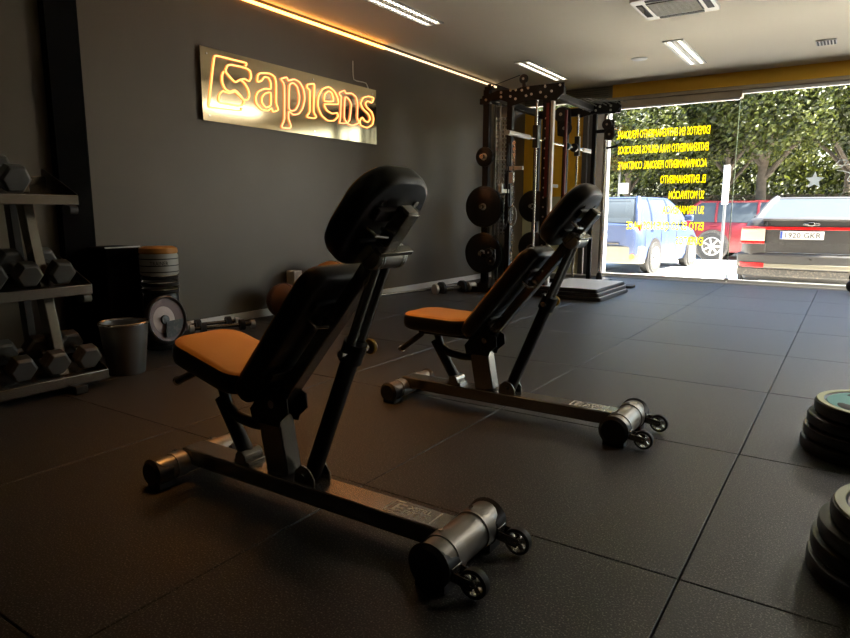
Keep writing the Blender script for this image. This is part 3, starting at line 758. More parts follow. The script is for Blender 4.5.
obj('ball_body', MB().ball((-3.76, 3.33, .10), .10), M['band'], t, smooth=60)
obj('valve', MB().cyl((-3.76, 3.33, .195), (-3.76,3.33,.203), .012, n=12), M['blackp'], t)
# two short chrome bars with collars behind the near bench seat
def short_bar(p0, p1, label, grp, rr=.014):
    p0 = Vector(p0); p1 = Vector(p1); d = (p1-p0); L = d.length; d.normalize()
    T = thing('dumbbell_bar', label, 'dumbbell bar', p0, grp)
    obj('shaft', MB().cyl(p0, p1, rr, n=16), M['frametop'], T)
    for q in (.16, .84):
        c = p0 + d*L*q
        obj('collar', MB().cyl(c-d*.018, c+d*.018, rr*3.0, n=20), M['blackp'], T)
    for c, s in ((p0, -1), (p1, 1)):
        obj('end_cap', MB().cyl(c, c+d*s*.03, rr*2.2, n=20), M['silver'], T)
    return T
short_bar((-3.82,1.42,.05), (-3.70,1.74,.05), 'short dumbbell bar on the floor between the stand and the wall, farther of two', 'short bars beside the stand')
short_bar((-3.70,1.36,.045), (-3.52,1.74,.045), 'short dumbbell bar on the floor beside the stand, nearer of two', 'short bars beside the stand')

# ------------------------------------------------------------------ smith machine / cable rack
R = thing('smith_machine', 'black smith machine and cable rack with white weight stack guard in the far left corner', 'smith machine', (-2.8, 5.5, 0))
YN, YF = 4.85, 6.20
XA, XBm, XC = -3.16, -2.88, -2.46
def upright(x, y, w, h, z1, mt='rackframe', holes=True, label=None):
    o = obj('upright', MB().span((x-w/2, y-h/2, .02), (x+w/2, y+h/2, z1)), M[mt], R, bevel=.004, label=label)
    if holes:
        m = MB()
        for k in range(int((z1-.3)/.10)): m.cyl((x, y-h/2-.0015, .25+.1*k), (x, y-h/2+.0005, .25+.1*k), .010, n=8)
        obj('hole_ring', m, M['silver'], o)
    return o
upright(XA, YN, .07, .07, 2.20, holes=False); upright(XBm, YN, .06, .06, 2.06, holes=False); upright(XC, YN, .075, .075, 2.06, 'rackframe')
upright(XA, YF, .07, .07, 2.14, holes=False); upright(-2.78, YF, .06, .06, 2.10); upright(-2.42, YF, .05, .05, 2.10, holes=False)
upright(-2.55, 5.6, .03, .03, 2.04, 'maroon', holes=False)
obj('upright_trim', MB().span((XC+.045, YN-.025, .05), (XC+.075, YN+.025, 2.02)), M['whitem'], R, bevel=.002, label='white strip beside the front upright')
obj('upright_trim', MB().span((XC+.005, YN-.042, 1.05), (XC+.037, YN-.0385, 2.0)), M['maroon'], R)
# foot rails
for y in (YN, YF):
    obj('base_rail', MB().span((-3.42, y-.035, 0), (-2.22, y+.035, .055)), M['rackframe'], R, bevel=.005)
for x in (XA, XC):
    obj('base_rail', MB().span((x-.03, YN+.035, 0), (x+.03, YF-.035, .05)), M['rackframe'], R, bevel=.005)
m = MB()
for x in (XA, XBm, XC):
    for dx, dz in ((-.05,.02),(.05,.02),(-.03,.09),(.03,.09)): m.cyl((x+dx, YN-.05, dz+.02), (x+dx, YN-.036, dz+.02), .012, n=8)
    m.span((x-.07, YN-.045, .005), (x+.07, YN-.036, .10))
each('foot_plate', m, M['blackp'], R)
# near top gusset beam, with arch and bolts
g = [(-3.20,2.135),(-3.10,2.15),(-3.02,2.175),(-2.83,2.165),(-2.73,2.185),(-2.27,2.185),(-2.27,2.085),(-2.35,2.015),(-2.56,2.045),(-2.66,2.045),(-2.85,2.00),(-2.89,2.04),(-2.98,2.08),(-3.09,2.085),(-3.13,2.05),(-3.20,2.05)]
G = obj('top_beam', MB().prism(g, YN-.052, YN-.038), M['rackframe'], R, bevel=.002)
obj('top_beam', MB().span((-3.19, YN-.035, 2.08), (-2.28, YN+.035, 2.155)), M['rackframe'], R, bevel=.004)
m = MB()
for x, z in ((-3.15,2.09),(-2.97,2.15),(-2.97,2.105),(-2.86,2.16),(-2.86,2.10),(-2.80,2.16),(-2.80,2.07),(-2.73,2.15),(-2.66,2.165),(-2.68,2.09),(-2.62,2.10),(-2.47,2.16),(-2.52,2.11),(-2.40,2.11),(-2.46,2.06),(-2.31,2.16)):
    m.cyl((x, YN-.060, z), (x, YN-.052, z), .013, n=10)
each('bolt', m, M['silver'], G)
m = MB().prism([(-2.73,2.17),(-2.69,2.17),(-2.70,2.26),(-2.73,2.26)], YN-.05, YN-.03); m.lathe([(0,-.014),(.042,-.014),(.048,-.008),(.040,0),(.048,.008),(.042,.014),(0,.014)], (-2.715, YN-.045, 2.262), (0,1,0), 28)
pl_ = obj('pulley', m, M['blackp'], R)
obj('axle', MB().cyl((-2.715,YN-.064,2.262), (-2.715,YN-.058,2.262), .013, n=12), M['silver'], pl_)
m = MB().span((-3.19, YN-.02, 2.20), (-3.09, YN+.02, 2.235)); m.span((-3.155, YN-.015, 2.12), (-3.125, YN+.015, 2.26)); m.span((-3.23,YN-.05,2.05),(-3.19,YN+.04,2.11))
obj('cable_arm', m, M['rackframe'], R, bevel=.003)
obj('cable', MB().tube([(-3.12,YN,2.235),(-2.76,YN-.04,2.305)], .004, 6), M['blackp'], R)
# far top beam and cross beams
obj('top_beam', MB().span((-3.19, YF-.035, 2.05), (-2.12, YF+.035, 2.14)), M['rackframe'], R, bevel=.004)
m = MB().prism([(-2.62,2.17),(-2.12,2.19),(-2.10,2.11),(-2.17,2.04),(-2.40,2.06),(-2.60,2.02)], YF-.055, YF-.04); G2_ = obj('gusset', m, M['rackframe'], R, bevel=.002)
m = MB()
for x, z in ((-2.55,2.12),(-2.47,2.09),(-2.35,2.13),(-2.22,2.13),(-2.22,2.08),(-2.40,2.09)): m.cyl((x,YF-.063,z), (x,YF-.055,z), .014, n=10)
each('bolt', m, M['silver'], G2_)
for x in (XA, XC): obj('cross_beam', MB().span((x-.035, YN+.035, 2.085), (x+.035, YF-.035, 2.15)), M['rackframe'], R, bevel=.004)
# weight stack guard (perforated white sheet), stack, side columns
m = MB(); x0, x1, z0, z1 = -3.105, -2.925, .16, 2.02; y = YN+.10
nx, nz = 5, 40; hx = (x1-x0)/nx; hz = (z1-z0)/nz
for i in range(nx+1): m.box((x0+hx*i, y, (z0+z1)/2), (.014 if 0 < i < nx else .03, .003, z1-z0))
for k in range(nz+1): m.box(((x0+x1)/2, y, z0+hz*k), (x1-x0, .003, .016))
m.box(((x0+x1)/2, y, .40), (x1-x0, .003, .5)); m.box(((x0+x1)/2, y, 1.98), (x1-x0, .003, .10))
obj('stack_guard', m, M['guard'], R, label='white perforated guard of the weight stack')
m = MB()
for k in range(18): m.span((-3.09, y+.03, .10+.045*k), (-2.94, y+.13, .14+.045*k))
obj('weight_stack', m, M['iron'], R)
for x in (-2.895, -2.935, -3.10): obj('guide_column', MB().span((x-.011, y-.03, .05), (x+.011, y-.008, 2.05)), M['silver'], R, bevel=.002)
m = MB().cyl((-3.02,y-.06,.06),(-3.02,y-.06,2.05),.006,n=8); obj('cable', m, M['silver'], R)
# smith guide rods, bar with carriers, collars and sleeves
XS = -2.60
for yy in (4.90, 6.12): obj('guide_rod', MB().cyl((XS,yy,.06), (XS,yy,2.06), .013, n=14), M['chrome'], R)
sb = obj('smith_bar', MB().cyl((XS,4.40,1.66), (XS,6.62,1.66), .015, n=16), M['chrome'], R)
for y0, y1 in ((4.22,4.72),(6.30,6.74)): obj('sleeve', MB().cyl((XS,y0,1.66), (XS,y1,1.66), .025, n=20), M['whitem'], sb)
for yy in (4.90, 6.12): obj('carrier', MB().span((XS-.03,yy-.03,1.57), (XS+.03,yy+.03,1.80)), M['blackp'], sb, bevel=.006)
for yy in (5.22, 5.80): obj('bar_collar', MB().lathe([(.016,-.03),(.036,-.03),(.040,-.02),(.040,.02),(.036,.03),(.016,.03)], (XS,yy,1.66), (0,1,0), 24, closed=True), M['bluep'], sb)
obj('hook', MB().lathe([(.016,-.02),(.05,-.02),(.05,.02),(.016,.02)], (XS,6.02,1.66), (0,1,0), 24, closed=True), M['blackp'], sb)
for yy, z in ((4.86, 1.10), (6.2, 1.2)):
    m = MB().span((XBm-.02, yy-.22, z), (XBm+.02, yy, z+.04)); m.span((XBm-.02, yy-.22, z+.04), (XBm+.02, yy-.19, z+.09)); obj('safety_spotter', m, M['silver'], R, bevel=.003)
m = MB().span((-2.90,YN-.06,1.34),(-2.70,YN-.03,1.38)).span((-2.86,YN-.07,1.20),(-2.80,YN-.03,1.32)); obj('j_hook', m, M['silver'], R, bevel=.004)
# weight pegs
pegs = [(XA+.02, YN, 1.49), (XA+.02, YN, .955), (XA+.02, YN, .445)]
for x, yy, z in pegs: obj('weight_peg', MB().cyl((x,yy-.035,z), (x,yy-.16,z), .024, n=18), M['chrome'], R)
for x, z in ((-3.12,.97),(-3.12,.46)): obj('weight_peg', MB().cyl((x,YF-.035,z), (x,YF-.26,z), .024, n=18), M['chrome'], R)
# cable trolleys with round pulleys
def trolley(x, y, z, s=1.0):
    m = MB().prism([(x-.05*s,z-.12*s),(x+.03*s,z-.14*s),(x+.07*s,z-.02*s),(x+.06*s,z+.10*s),(x-.02*s,z+.13*s),(x-.06*s,z+.06*s)], y-.012, y+.012)
    o = obj('pulley_trolley', m, M['blackp'], R, bevel=.003)
    for dx, dz in ((-.015,.055),(.02,-.065)):
        m = MB().lathe([(0,-.02),(.058*s,-.02),(.064*s,-.012),(.052*s,0),(.064*s,.012),(.058*s,.02),(0,.02)], (x+dx*s, y-.03, z+dz*s), (0,1,0), 26); q = obj('pulley', m, M['blackp'], o)
        obj('axle', MB().cyl((x+dx*s,y-.056,z+dz*s), (x+dx*s,y-.050,z+dz*s), .014*s, n=12), M['silver'], q)
    return o
trolley(-2.78, 6.10, 1.99, 1.4); trolley(-2.22, 6.12, 1.86, .95)
m = MB().span((-2.42,6.17,1.83),(-2.20,6.20,1.87)); obj('swing_arm', m, M['rackframe'], R, bevel=.003)
m = MB()
for dz, dx in ((.0,.0),(-.10,.0)): m.cyl((-3.07+.06, YN-.30, .46-dz-.06), (-3.01, YN-.26, .46-dz-.06), .05, n=20)
trolley(-3.00, 4.70, .42, .75)
obj('trolley_arm', MB().span((-3.14, 4.715, .40), (-2.99, 4.82, .44)), M['rackframe'], R, bevel=.003)
# slim chromed post at the window side
m = MB().cyl((-2.30,6.24,.05),(-2.30,6.24,2.05),.018,n=14); obj('guide_rod', m, M['chrome'], R)
m = MB().span((-2.42,6.1,.055),(-2.18,6.38,.075)); m.cyl((-2.30,6.24,.07),(-2.30,6.24,.16),.04,.025,16); obj('post_foot', m, M['blackp'], R, bevel=.004)

# triangle cable handle hanging from the swing arm
t = thing('cable_handle', 'black triangular cable handle hanging at the window side of the smith machine', 'cable handle', (-2.17, 6.1, 1.70))
m = MB().tube([(-2.19,6.1,1.755),(-2.10,6.1,1.66),(-2.22,6.1,1.645)], .008, 8); obj('strap', m, M['blackp'], t)
obj('grip', MB().cyl((-2.235,6.1,1.643),(-2.10,6.1,1.660),.014,n=14), M['rubber'], t)
# chains hung from upright
t = thing('chain', 'silver chain hanging down the inner upright of the smith machine', 'chain', (-2.82, 4.80, 1.6))
m = MB()
for k in range(44):
    z = 1.62-.029*k; a = (k%2)*PI/2
    m.tube([(-2.800+.011*math.cos(q)*math.cos(a)+.004*math.sin(k*.4), 4.79+.011*math.cos(q)*math.sin(a), z+.020*math.sin(q)) for q in [2*PI*i/8 for i in range(8)]], .0045, 5, closed=True)
obj('links', m, M['chrome'], t)
m = MB().tube([(-2.80+.05*math.cos(q), 4.78, .86+.10*math.sin(q)) for q in [2*PI*i/20 for i in range(20)]], .008, 8, closed=True); obj('ring', m, M['silver'], t)
t = thing('battle_rope', 'dark cable loop hanging beside the chain on the smith machine', 'cable', (-2.88, 4.76, 1.3))
m = MB().tube(smooth_path([(-2.87,4.80,1.62),(-2.89,4.77,1.2),(-2.90,4.76,.85),(-2.87,4.75,.72),(-2.84,4.76,.85),(-2.855,4.77,1.2),(-2.86,4.80,1.6)], False, 5), .007, 6); obj('loop', m, M['blackp'], t)
# silver bands lying over the far beam
t = thing('suspension_bands', 'tangle of silver bands lying over the far top beam of the smith machine', 'bands', (-2.45, 6.1, 2.16))
m = MB(); rnd = random.Random(3)
for k in range(7):
    x0 = -2.80+.06*k
    P = [(x0, 6.14+.02*rnd.random(), 2.165+.01*rnd.random()), (x0+.12, 6.10, 2.19+.05*rnd.random()), (x0+.22, 6.08, 2.20-.03*rnd.random()), (x0+.34, 6.12, 2.175), (x0+.42, 6.10, 2.165-.05*rnd.random())]
    m.tube(smooth_path(P, False, 4), .007, 6)
obj('band', m, M['rope'], t)

# bumper plates on the pegs
def peg_plate(x, y, z, r, th, label, grp):
    t = thing('weight_plate', label, 'weight plate', (x, y, z), grp)
    prof = [(.026,-th/2),(r-.01,-th/2),(r,-th/2+.008),(r,th/2-.008),(r-.01,th/2),(.026,th/2)]
    obj('disc', MB().lathe(prof, (x,y,z), (0,1,0), 56, closed=True), M['plate'], t, smooth=40)
    obj('hub', MB().lathe([(.0255,-th/2-.003),(.038,-th/2-.003),(.038,th/2+.003),(.0255,th/2+.003)], (x,y,z), (0,1,0), 28, closed=True), M['silver'], t)
    m = MB()
    for rr in (.055, r-.03): m.lathe([(rr,-th/2-.0015),(rr+.006,-th/2-.0015),(rr+.006,-th/2+.001),(rr,-th/2+.001)], (x,y,z), (0,1,0), 48, closed=True)
    obj('raised_ring', m, M['rubber'], t)
gp = 'weight plates hung on the smith machine'
for (x, y, z), r, lb in zip(pegs, (.105, .225, .225), ('small black weight plate on the top peg at the left of the smith machine', 'large black weight plate on the middle peg at the left of the smith machine', 'large black weight plate on the lowest peg at the left of the smith machine')):
    peg_plate(x, YN-.075, z, r, .05, lb, gp)
for k, (z, r) in enumerate(((.97,.20),(.46,.19))):
    for j in range(2):
        peg_plate(-3.12, YF-.09-.06*j, z, r, .045, 'black weight plate on the %s peg of the far smith machine frame, %s' % (('upper','lower')[k], ('inner one','outer one')[j]), gp)

# landmine bar lying along the wall
T = thing('barbell', 'bare chrome barbell lying on the floor along the left wall before the smith machine', 'barbell', (-3.62, 4.4, .03))
obj('shaft', MB().cyl((-3.80,3.7,.035), (-3.60,4.62,.035), .014, n=14), M['chrome'], T)
obj('sleeve', MB().cyl((-3.60,4.62,.035), (-3.47,5.18,.035), .028, n=20), M['whitem'], T)
obj('collar', MB().cyl((-3.61,4.58,.040), (-3.60,4.63,.040), .040, n=20), M['blackp'], T)
short_bar((-3.52,4.40,.05),(-3.36,4.80,.05), 'short thick chrome dumbbell bar on the floor at the foot of the smith machine', None, .026)

# three platforms stacked on the floor
for k in range(3):
    sx = .02*k
    z0 = .042*k; nm = ('bottom', 'middle', 'top')[k]
    t = thing('step_platform', 'flat black platform with reflection painted on top beside the smith machine, %s of three' % nm, 'step platform', (-2.05, 5.25, z0), 'stacked step platforms')
    m = MB().prism(rrect(.66, .98, .03, 4, -2.12-sx, 5.26), z0, z0+.036, 'z'); obj('body', m, M['blackp'], t, bevel=.004)
    m = MB().prism(rrect(.63, .95, .03, 4, -2.12-sx, 5.26), z0+.036, z0+.0405, 'z'); obj('top_reflection', m, M['mat'], t, bevel=.002, label='reflected light painted on the platform top')
# things at the foot of the window side
t = thing('ab_mat', 'small black mat lying beside the window side post of the smith machine', 'mat', (-2.08, 6.0, 0))
m = MB().prism(rrect(.34,.20,.04,4,-2.03,6.22), 0, .03, 'z'); obj('pad', m, M['rubber'], t, bevel=.006)
m = MB().span((-2.14,6.14,.03),(-1.95,6.2,.036)); obj('strap', m, M['whitem'], t)

# ------------------------------------------------------------------ street
ZS = -.30
struct('ground', MB().span((-60, 7.6, ZS-.1), (60, 60, ZS)), M['road'])
struct('kerb', MB().span((-30, 19.2, ZS), (30, 19.4, ZS+.13)), M['kerb'])
struct('facade_wall', MB().span((-9, 7.45, ZS), (XW-.2, 7.7, 4)), M['facade'])
struct('facade_wall_right', MB().span((XR+.2, 7.45, ZS), (9, 7.7, 4)), M['facade'])
struct('shop_front_base', MB().span((XW-.2, 7.55, ZS), (XR+.2, 7.62, -.02)), M['kerb'])

def leaves(name, blobs, n, size, mt, parent, seed):
    rnd = random.Random(seed); V = []; F = []
    tot = sum(b[3]**2 for b in blobs)
    for (cx, cy, cz, r, fz) in blobs:
        k = int(n*r*r/tot)
        for _ in range(k):
            while True:
                a = Vector((rnd.gauss(0,1), rnd.gauss(0,1), rnd.gauss(0,1)))
                if a.length > .1: break
            a.normalize(); q = r*(rnd.random()**.33)*(1+.12*math.sin(5*a.x+3*a.z)+.1*math.sin(9*a.y+4*a.x))
            p = Vector((cx+a.x*q, cy+a.y*q, cz+a.z*q*fz))
            u = Vector((rnd.gauss(0,1), rnd.gauss(0,1), rnd.gauss(0,1))).normalized(); v = u.orthogonal().normalized(); w = u.cross(v)
            s = size*(.6+.8*rnd.random()); b = len(V)
            V += [tuple(p+v*s), tuple(p+w*s*.55+u*s*.15), tuple(p-v*s), tuple(p-w*s*.55+u*s*.15)]; F.append((b,b+1,b+2,b+3))
    me = bpy.data.meshes.new(name); o_ = off(parent)
    me.from_pydata([(x-o_.x, y-o_.y, z-o_.z) for x, y, z in V], [], F); me.materials.append(M[mt])
    ob = bpy.data.objects.new(name, me); COL.objects.link(ob)
    if parent: ob.parent = parent
    return ob
def tree(x, y, h0, R_, hc, mt, label, n, seed, tr=.17):
    t = thing('tree', label, 'tree', (x, y, ZS), 'trees beyond the street'); rnd = random.Random(seed)
    m = MB().tube(smooth_path([(x,y,ZS),(x+.03,y,ZS+.9),(x-.02,y+.02,h0),(x+.1,y,h0+1.2),(x+.05,y,hc)], False, 4), [tr*1.25]+[tr*(1-.04*i) for i in range(16)], 12)
    for k in range(5):
        a = 2*PI*k/5+rnd.random(); L = R_*.6
        m.tube([(x+.02,y,h0-.1+.15*k), (x+.35*L*math.cos(a), y+.35*L*math.sin(a), h0+.7+.15*k), (x+L*math.cos(a), y+L*math.sin(a), h0+1.7+.2*k)], [tr*.5, tr*.35, tr*.15], 8)
    obj('trunk', m, M['bark'], t)
    bl = [(x, y, hc, R_*.75, .8)]
    for k in range(9):
        a = 2*PI*k/9+rnd.random()*.5; q = R_*(.45+.25*rnd.random())
        bl.append((x+q*math.cos(a), y+q*math.sin(a), hc+R_*(rnd.random()*.9-.36), R_*(.38+.15*rnd.random()), .8))
    leaves('foliage', bl, int(n*1.7), .06, mt, t, seed)
tree(-1.95, 18.7, 1.9, 2.9, 4.5, 'leaf1', 'broad leafy tree behind the red car with its forked trunk in view', 30000, 1)
tree(-5.6, 18.6, 1.6, 2.9, 3.6, 'leaf1', 'leafy tree seen through the left window pane behind the yellow lettering', 26000, 2, .12)
tree(-9.5, 20.5, 1.6, 3.0, 3.8, 'leaf2', 'dark leafy tree far left beyond the street behind the smith machine', 14000, 3)
tree(1.9, 19.0, 1.6, 2.8, 4.1, 'leaf2', 'dark green tree at the right edge behind the dark saloon car', 22000, 4)
tree(-3.7, 24.5, 2.0, 3.4, 4.6, 'leaf3', 'pale green tree standing back between the two nearer leafy trees', 16000, 5)
tree(.0, 25.5, 2.0, 3.2, 5.4, 'leaf3', 'bright green tree behind and right of the broad leafy tree', 15000, 6)
tree(5.8, 23, 2.0, 3.2, 4.4, 'leaf1', 'leafy tree beyond the right end of the street', 9000, 8)
def hedge(x0, x1, y, h, seed, label):
    t = thing('hedge', label, 'hedge', ((x0+x1)/2, y, ZS))
    bl = []; x = x0
    while x < x1: bl.append((x, y, ZS+h*.5, h*.6, .9)); x += h*.45
    leaves('foliage', bl, 30000, .06, 'leaf2', t, seed)
    obj('twigs', MB().span((x0, y-.25, ZS), (x1, y+.25, ZS+h*.85)), M['bark'], t)
hedge(-16, 9, 21.2, 2.05, 11, 'long dark clipped hedge behind the parked cars')
bank = leaves('leafy_bank', [(-18+3.4*k, 31+(k%2), 2.6+.5*math.sin(k*1.9), 3.2, .95) for k in range(10)], 90000, .13, 'leaf1', None, 21)
tag(bank, 'tall pale green foliage bank closing the view behind the trees', 'foliage', kind='stuff')

# street pole, sign post
t = thing('street_pole', 'thin grey pole with a small pale box seen through the left pane', 'pole', (-5.45, 17.2, ZS))
obj('pole_tube', MB().cyl((-5.45,17.2,ZS),(-5.45,17.2,2.65),.04,.03,12), M['galv'], t)
obj('sign_box', MB().span((-5.42,17.05,1.42),(-5.15,17.13,1.72)), M['white'], t, bevel=.01)
t = thing('street_sign', 'tall narrow white sign post beyond the red car', 'sign', (-2.40, 15.0, ZS))
obj('post', MB().cyl((-2.29,15.06,ZS),(-2.29,15.06,1.2),.035,n=12), M['galv'], t)
obj('sign_board', MB().span((-2.36,15.0,1.08),(-2.22,15.04,1.98)), M['white'], t, bevel=.01)

# ------------------------------------------------------------------ cars (local: x right, y forward, z up, rear at y=0)
def car(name, label, W, L, H, belt, paint, kind):
    T = thing(name, label, 'car', (0,0,0)); hw = W/2
    # lower body: stations along the length
    def ring(y, zb, zt, w, tum=.93, r=.09):
        P = []
        for x, z in ((-w*.93,zb),(-w*.99,zb+.12),(-w,zb+(zt-zb)*.45),(-w*.985,zb+(zt-zb)*.75),(-w*tum,zt-.05),(-w*(tum-.07),zt),(0,zt+.025)):
            P.append((x, y, z))
        return P + [(-x, y, z) for x, y, z in P[-2::-1]]
    if kind == 'saloon': st = [(0,.42,belt-.04,.80),(.05,.32,belt+.10,.90),(.16,.24,belt+.13,.965),(.45,.22,belt+.13,1),(1.0,.20,belt+.06,1),(2.4,.20,belt+.02,1),(3.5,.20,belt,1),(4.3,.22,belt-.10,.97),(L-.12,.28,belt-.22,.88),(L,.36,belt-.34,.76)]
    else: st = [(0,.40,belt-.06,.84),(.05,.30,belt,.92),(.16,.24,belt+.01,.975),(.5,.22,belt+.01,1),(1.2,.2,belt,1),(2.2,.20,belt-.02,1),(L-1.1,.20,belt-.05,1),(L-.5,.22,belt-.14,.97),(L-.12,.28,belt-.26,.88),(L,.36,belt-.40,.76)]
    body = obj('body', MB().loft([ring(y, zb, zt, hw*w) for y, zb, zt, w in st]), paint, T, smooth=50)
    # greenhouse
    if kind == 'saloon': g = [(belt+.08, .42, L-1.35, .86),(belt+.20,.78,L-1.62,.82),(belt+.33,1.10,L-1.95,.76),(H-.03,1.45,L-2.25,.70)]
    else: g = [(belt-.03, .06, L-.95, .92),(belt+.18,.12,L-1.25,.89),(belt+.36,.22,L-1.62,.83),(H-.03,.38,L-1.95,.76)]
    rings = [[(x, y, z) for x, y in rrect(hw*2*w, y1-y0, .14, 4, 0, (y0+y1)/2)] for z, y0, y1, w in g]
    obj('windows', MB().loft(rings), M['carglass'], T, smooth=50)
    z, y0, y1, w = g[-1]
    rr = [[(x, y, zz) for x, y in rrect(hw*2*w*s, (y1-y0)*s, .14, 4, 0, (y0+y1)/2)] for zz, s in ((z-.025,1.02),(z+.002,1.025),(z+.024,.97),(z+.030,.6))]
    obj('roof', MB().loft(rr), paint, T, smooth=50)
    for s in (-1, 1):
        for ends in (0, 1):
            P = []
            for z, y0, y1, w in g: P.append((s*(hw*w-.045), (y0+.045) if ends == 0 else (y1-.045), z))
            obj('pillar', MB().tube(P, .055 if ends == 0 else .035, 8), paint, T)
        z, y0, y1, w = g[0]; zt, y0t, y1t, wt = g[-1]; ym = (y0t+y1t)/2
        for q in ((ym,) if kind == 'saloon' else (ym-.45, ym+.5)):
            P = [(s*(hw*ww+.002), q, zz) for zz, a, b, ww in g]; obj('pillar', MB().tube(P, .03, 6), M['carplastic'] if kind == 'saloon' else paint, T)
        m = MB().box((s*(hw+.08), g[0][2]-.45, belt+.10), (.18,.10,.13)); obj('wing_mirror', m, paint, T, bevel=.03)
        m = MB()
        for q in (ym-.5, ym+.4): m.box((s*(hw+.004), q, belt-.10), (.02,.16,.025))
        obj('door_handle', m, paint, T, bevel=.004)
        m = MB()
        for q in (ym-.9, ym-.05, ym+.85): m.box((s*(hw*.997), q, belt-.33), (.006,.008,.5))
        obj('door_gap', m, M['blackp'], T)
        for yy in (.78, L-.85):
            rw = .315 if kind != 'suv' else .345
            m = MB().lathe([(0,-.03),(rw+.06,-.03),(rw+.06,.012),(0,.012)], (s*(hw-.005), yy, rw+.01), (s,0,0), 36); obj('wheel_arch', m, M['carplastic'] if kind == 'suv' else M['blackp'], T)
            c = (s*(hw-.10), yy, rw)
            m = MB().lathe([(rw*.66,-.1),(rw*.95,-.1),(rw,-.07),(rw,.09),(rw*.95,.125),(rw*.66,.12)], c, (s,0,0), 40, closed=True); wh = obj('wheel', m, M['tyre'], T)
            m = MB().lathe([(rw*.60,.10),(rw*.68,.10),(rw*.68,.128),(rw*.60,.128)], c, (s,0,0), 36, closed=True)
            for k in range(7):
                a = 2*PI*k/7; m.beam((c[0]+s*.118, yy, rw), (c[0]+s*.118, yy+rw*.64*math.cos(a), rw+rw*.64*math.sin(a)), .045, .02, up=(1,0,0))
            m.cyl((c[0]+s*.10,yy,rw), (c[0]+s*.135,yy,rw), rw*.17, n=18); obj('rim', m, M['alloy'], wh)
    return T
def place(o, x, y, rz): o.location = (x, y, ZS); o.rotation_euler = (0, 0, rz)
def rear_glass(T, pts, mt='carglass'):
    pass

# dark saloon, rear towards the window
S = car('saloon_car', 'dark grey saloon car parked rear to the window at the right, plate 1920 GKR', 1.84, 4.8, 1.44, .99, M['carblack'], 'saloon')
# rear fascia parts: the body rear face is curved, fittings stand on it
def face(o_name, x0, x1, z0, z1, y, mt, par, dep=.03, bev=.006, curve=.10, hw=.92, label=None):
    m = MB(); n = 8; vs = []
    xs = [x0+(x1-x0)*i/n for i in range(n+1)]
    r0 = []; 
    for x in xs:
        yy = y + curve*(abs(x)/hw)**3
        r0.append((x, yy))
    poly = r0 + [(x, yy+dep) for x, yy in reversed(r0)]
    m.prism(poly, z0, z1, 'z')
    return obj(o_name, m, mt, par, bevel=bev, label=label)
tl = face('boot_lid', -.57, .57, .64, 1.10, -.035, M['carblack'], S, .10, .015)
face('red_strip', -.80, .80, .965, 1.005, -.048, M['redlens'], tl, .03, .004)
face('chrome_strip', -.56, .56, .635, .652, -.045, M['chrome'], tl, .03, .003)
face('boot_lip', -.62, .62, 1.085, 1.115, -.055, M['carblack'], tl, .14, .012)
for s in (-1, 1):
    a, b = sorted((s*.575, s*.885))
    L1 = face('tail_light', a, b, .80, .975, -.065, M['clearlens'], S, .12, .01, .10)
    face('red_lens', a, b, .765, .805, -.069, M['redlens'], L1, .12, .008, .10)
    face('red_lens', a+(.0 if s < 0 else .0), b, .975, 1.00, -.069, M['redlens'], L1, .12, .008, .10)
bp_ = face('bumper', -.93, .93, .42, .635, -.085, M['carblack'], S, .20, .03, .16)
face('bumper_lower', -.92, .92, .31, .43, -.070, M['carplastic'], S, .20, .02, .16)
face('bumper_strip', -.90, .90, .44, .50, -.094, M['bumpgrey'], bp_, .05, .008, .16)
for s in (-1, 1):
    a, b = sorted((s*.56, s*.88)); face('reflector', a, b, .435, .50, -.100, M['redlens'], bp_, .05, .006, .16)
np_ = obj('number_plate', MB().box((-.13, -.052, .893), (.52, .012, .11)), M['npwhite'], S, bevel=.003)
obj('plate_band', MB().box((-.13-.243, -.0592, .893), (.026, .003, .10)), M['npblue'], np_)
obj('plate_text', text_mb('1920 GKR', .075, ((1,0,0),(0,0,1)), (-.13-.195, -.0595, .856), width=.42, depth=.003), M['nptext'], np_, smooth=0)
m = MB().prism([(-.10,-.012),(-.035,-.012),(-.03,-.024),(.03,-.024),(.035,-.012),(.10,-.012),(.085,.012),(.035,.012),(.03,.024),(-.03,.024),(-.035,.012),(-.085,.012)], -.062, -.045)
m.v = [(v[0]-.03, v[1], v[2]+1.045) for v in m.v]; obj('badge', m, M['chrome'], tl, bevel=.003)
obj('model_lettering', text_mb('LS', .028, ((1,0,0),(0,0,1)), (-.60, -.045, 1.03), width=.09, depth=.01), M['chrome'], tl, smooth=0)
obj('key_lock', MB().cyl((.0,-.092,.57),(.0,-.085,.57),.014,n=12), M['chrome'], bp_)
place(S, -.165, 8.62, 0)

B = car('hatchback_car', 'silver blue hatchback parked rear to the window, seen through the left pane', 1.72, 3.9, 1.50, .98, M['carblue'], 'hatch')
hl = face('rear_hatch', -.66, .66, .56, .97, -.03, M['carblue'], B, .10, .02, .10, .86)
face('tail_light', .60, .80, .78, .98, -.02, M['redlens'], B, .10, .01, .16, .86); face('tail_light', -.80, -.60, .78, .98, -.02, M['redlens'], B, .10, .01, .16, .86)
bb = face('bumper', -.86, .86, .22, .56, -.07, M['bumpgrey'], B, .22, .03, .16, .86)
for s in (-1, 1): obj('reflector', MB().cyl((s*.70,-.0,.36),(s*.70,.03,.36),.05,n=16), M['orangelens'], bb)
obj('hatch_window', MB().loft([[(-.62,.045,1.00),(.62,.045,1.00),(.62,.06,1.0),(-.62,.06,1.0)],[(-.52,.30,1.42),(.52,.30,1.42),(.52,.315,1.42),(-.52,.315,1.42)]]), M['carglass'], hl)
p_ = obj('number_plate', MB().box((-.05, -.045, .74), (.52, .012, .11)), M['npwhite'], hl, bevel=.003)
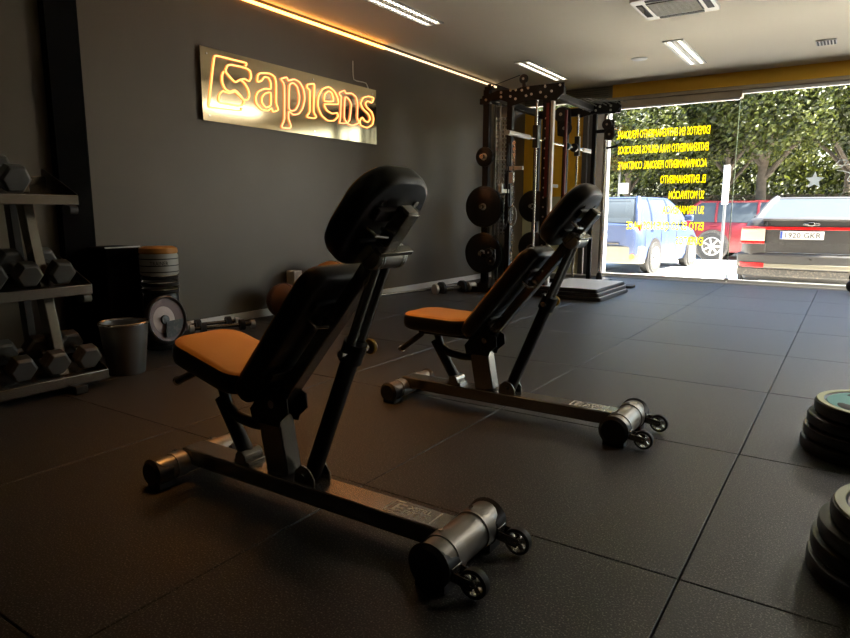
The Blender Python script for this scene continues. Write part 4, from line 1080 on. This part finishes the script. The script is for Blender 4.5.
obj('handle_strip', MB().box((0,-.04,.60), (.9,.02,.03)), M['carplastic'], hl)
place(B, -3.90, 10.9, math.radians(-6))

C = car('suv_car', 'red compact crossover car parked side on beyond the hatchback', 1.77, 4.1, 1.50, .98, M['carred'], 'suv')
face('tail_light', -.82, -.58, .80, 1.02, -.02, M['redlens'], C, .10, .01, .16, .88); face('tail_light', .58, .82, .80, 1.02, -.02, M['redlens'], C, .10, .01, .16, .88)
face('bumper', -.86, .86, .24, .56, -.06, M['carplastic'], C, .2, .03, .16, .88)
place(C, -3.48, 18.1-1.0, math.radians(-90))

# ------------------------------------------------------------------ light
sun = bpy.data.objects.new('sun', bpy.data.lights.new('sun', 'SUN')); COL.objects.link(sun)
sun.data.energy = 48.0; sun.data.angle = .01; sun.data.color = (1.0, .94, .84)
sun.rotation_euler = Vector((-.60, -.06, -.80)).to_track_quat('-Z', 'Y').to_euler()
W = bpy.data.worlds.new('world'); bpy.context.scene.world = W; W.use_nodes = True
nt = W.node_tree; bg = nt.nodes['Background']
sky = nt.nodes.new('ShaderNodeTexSky'); sky.sky_type = 'NISHITA'; sky.sun_disc = False; sky.sun_elevation = math.radians(52); sky.sun_rotation = math.radians(85); sky.air_density = 1.2; sky.dust_density = 2.5
nt.links.new(sky.outputs[0], bg.inputs[0]); bg.inputs[1].default_value = 1.0

# area lights added under unseen ceiling fittings to brighten the room
def lamp(name, loc, energy, col, size, to=(0,0,-1), spread=None):
    l = bpy.data.lights.new(name, 'AREA'); l.shape = 'RECTANGLE'; l.size = size[0]; l.size_y = size[1]; l.energy = energy; l.color = col
    if spread: l.spread = math.radians(spread)
    o = bpy.data.objects.new(name, l); COL.objects.link(o); o.location = loc
    o.rotation_euler = Vector(to).to_track_quat('-Z', 'Y').to_euler(); return o
lamp('warm_fill_light', (-1.75, .5, ZC-.016), 3.5, (1.0, .42, .10), (.2, .7), spread=65)  # warm fill added over the benches
for x, y, e, sp in ((1.6,2.6,46,115),(.75,5.9,24,None),(2.9,3.5,30,115),(2.9,5.9,20,None)): lamp('fill_light', (x, y, ZC-.016), e, (1.0,.95,.86), (.17, 1.15), spread=sp)  # fill lights added out of view to brighten the interior
sc = bpy.context.scene
sc.view_settings.view_transform = 'Standard'; sc.view_settings.look = 'None'; sc.view_settings.gamma = 1; sc.view_settings.exposure = .5; sc.view_settings.use_curve_mapping = False
sc.cycles.use_denoising = True
try: sc.cycles.denoiser = 'OPENIMAGEDENOISE'
except Exception: pass
sc.cycles.max_bounces = 8; sc.cycles.diffuse_bounces = 4; sc.cycles.glossy_bounces = 4; sc.cycles.transparent_max_bounces = 12
sc.cycles.sample_clamp_indirect = 6; sc.cycles.caustics_reflective = False; sc.cycles.caustics_refractive = False
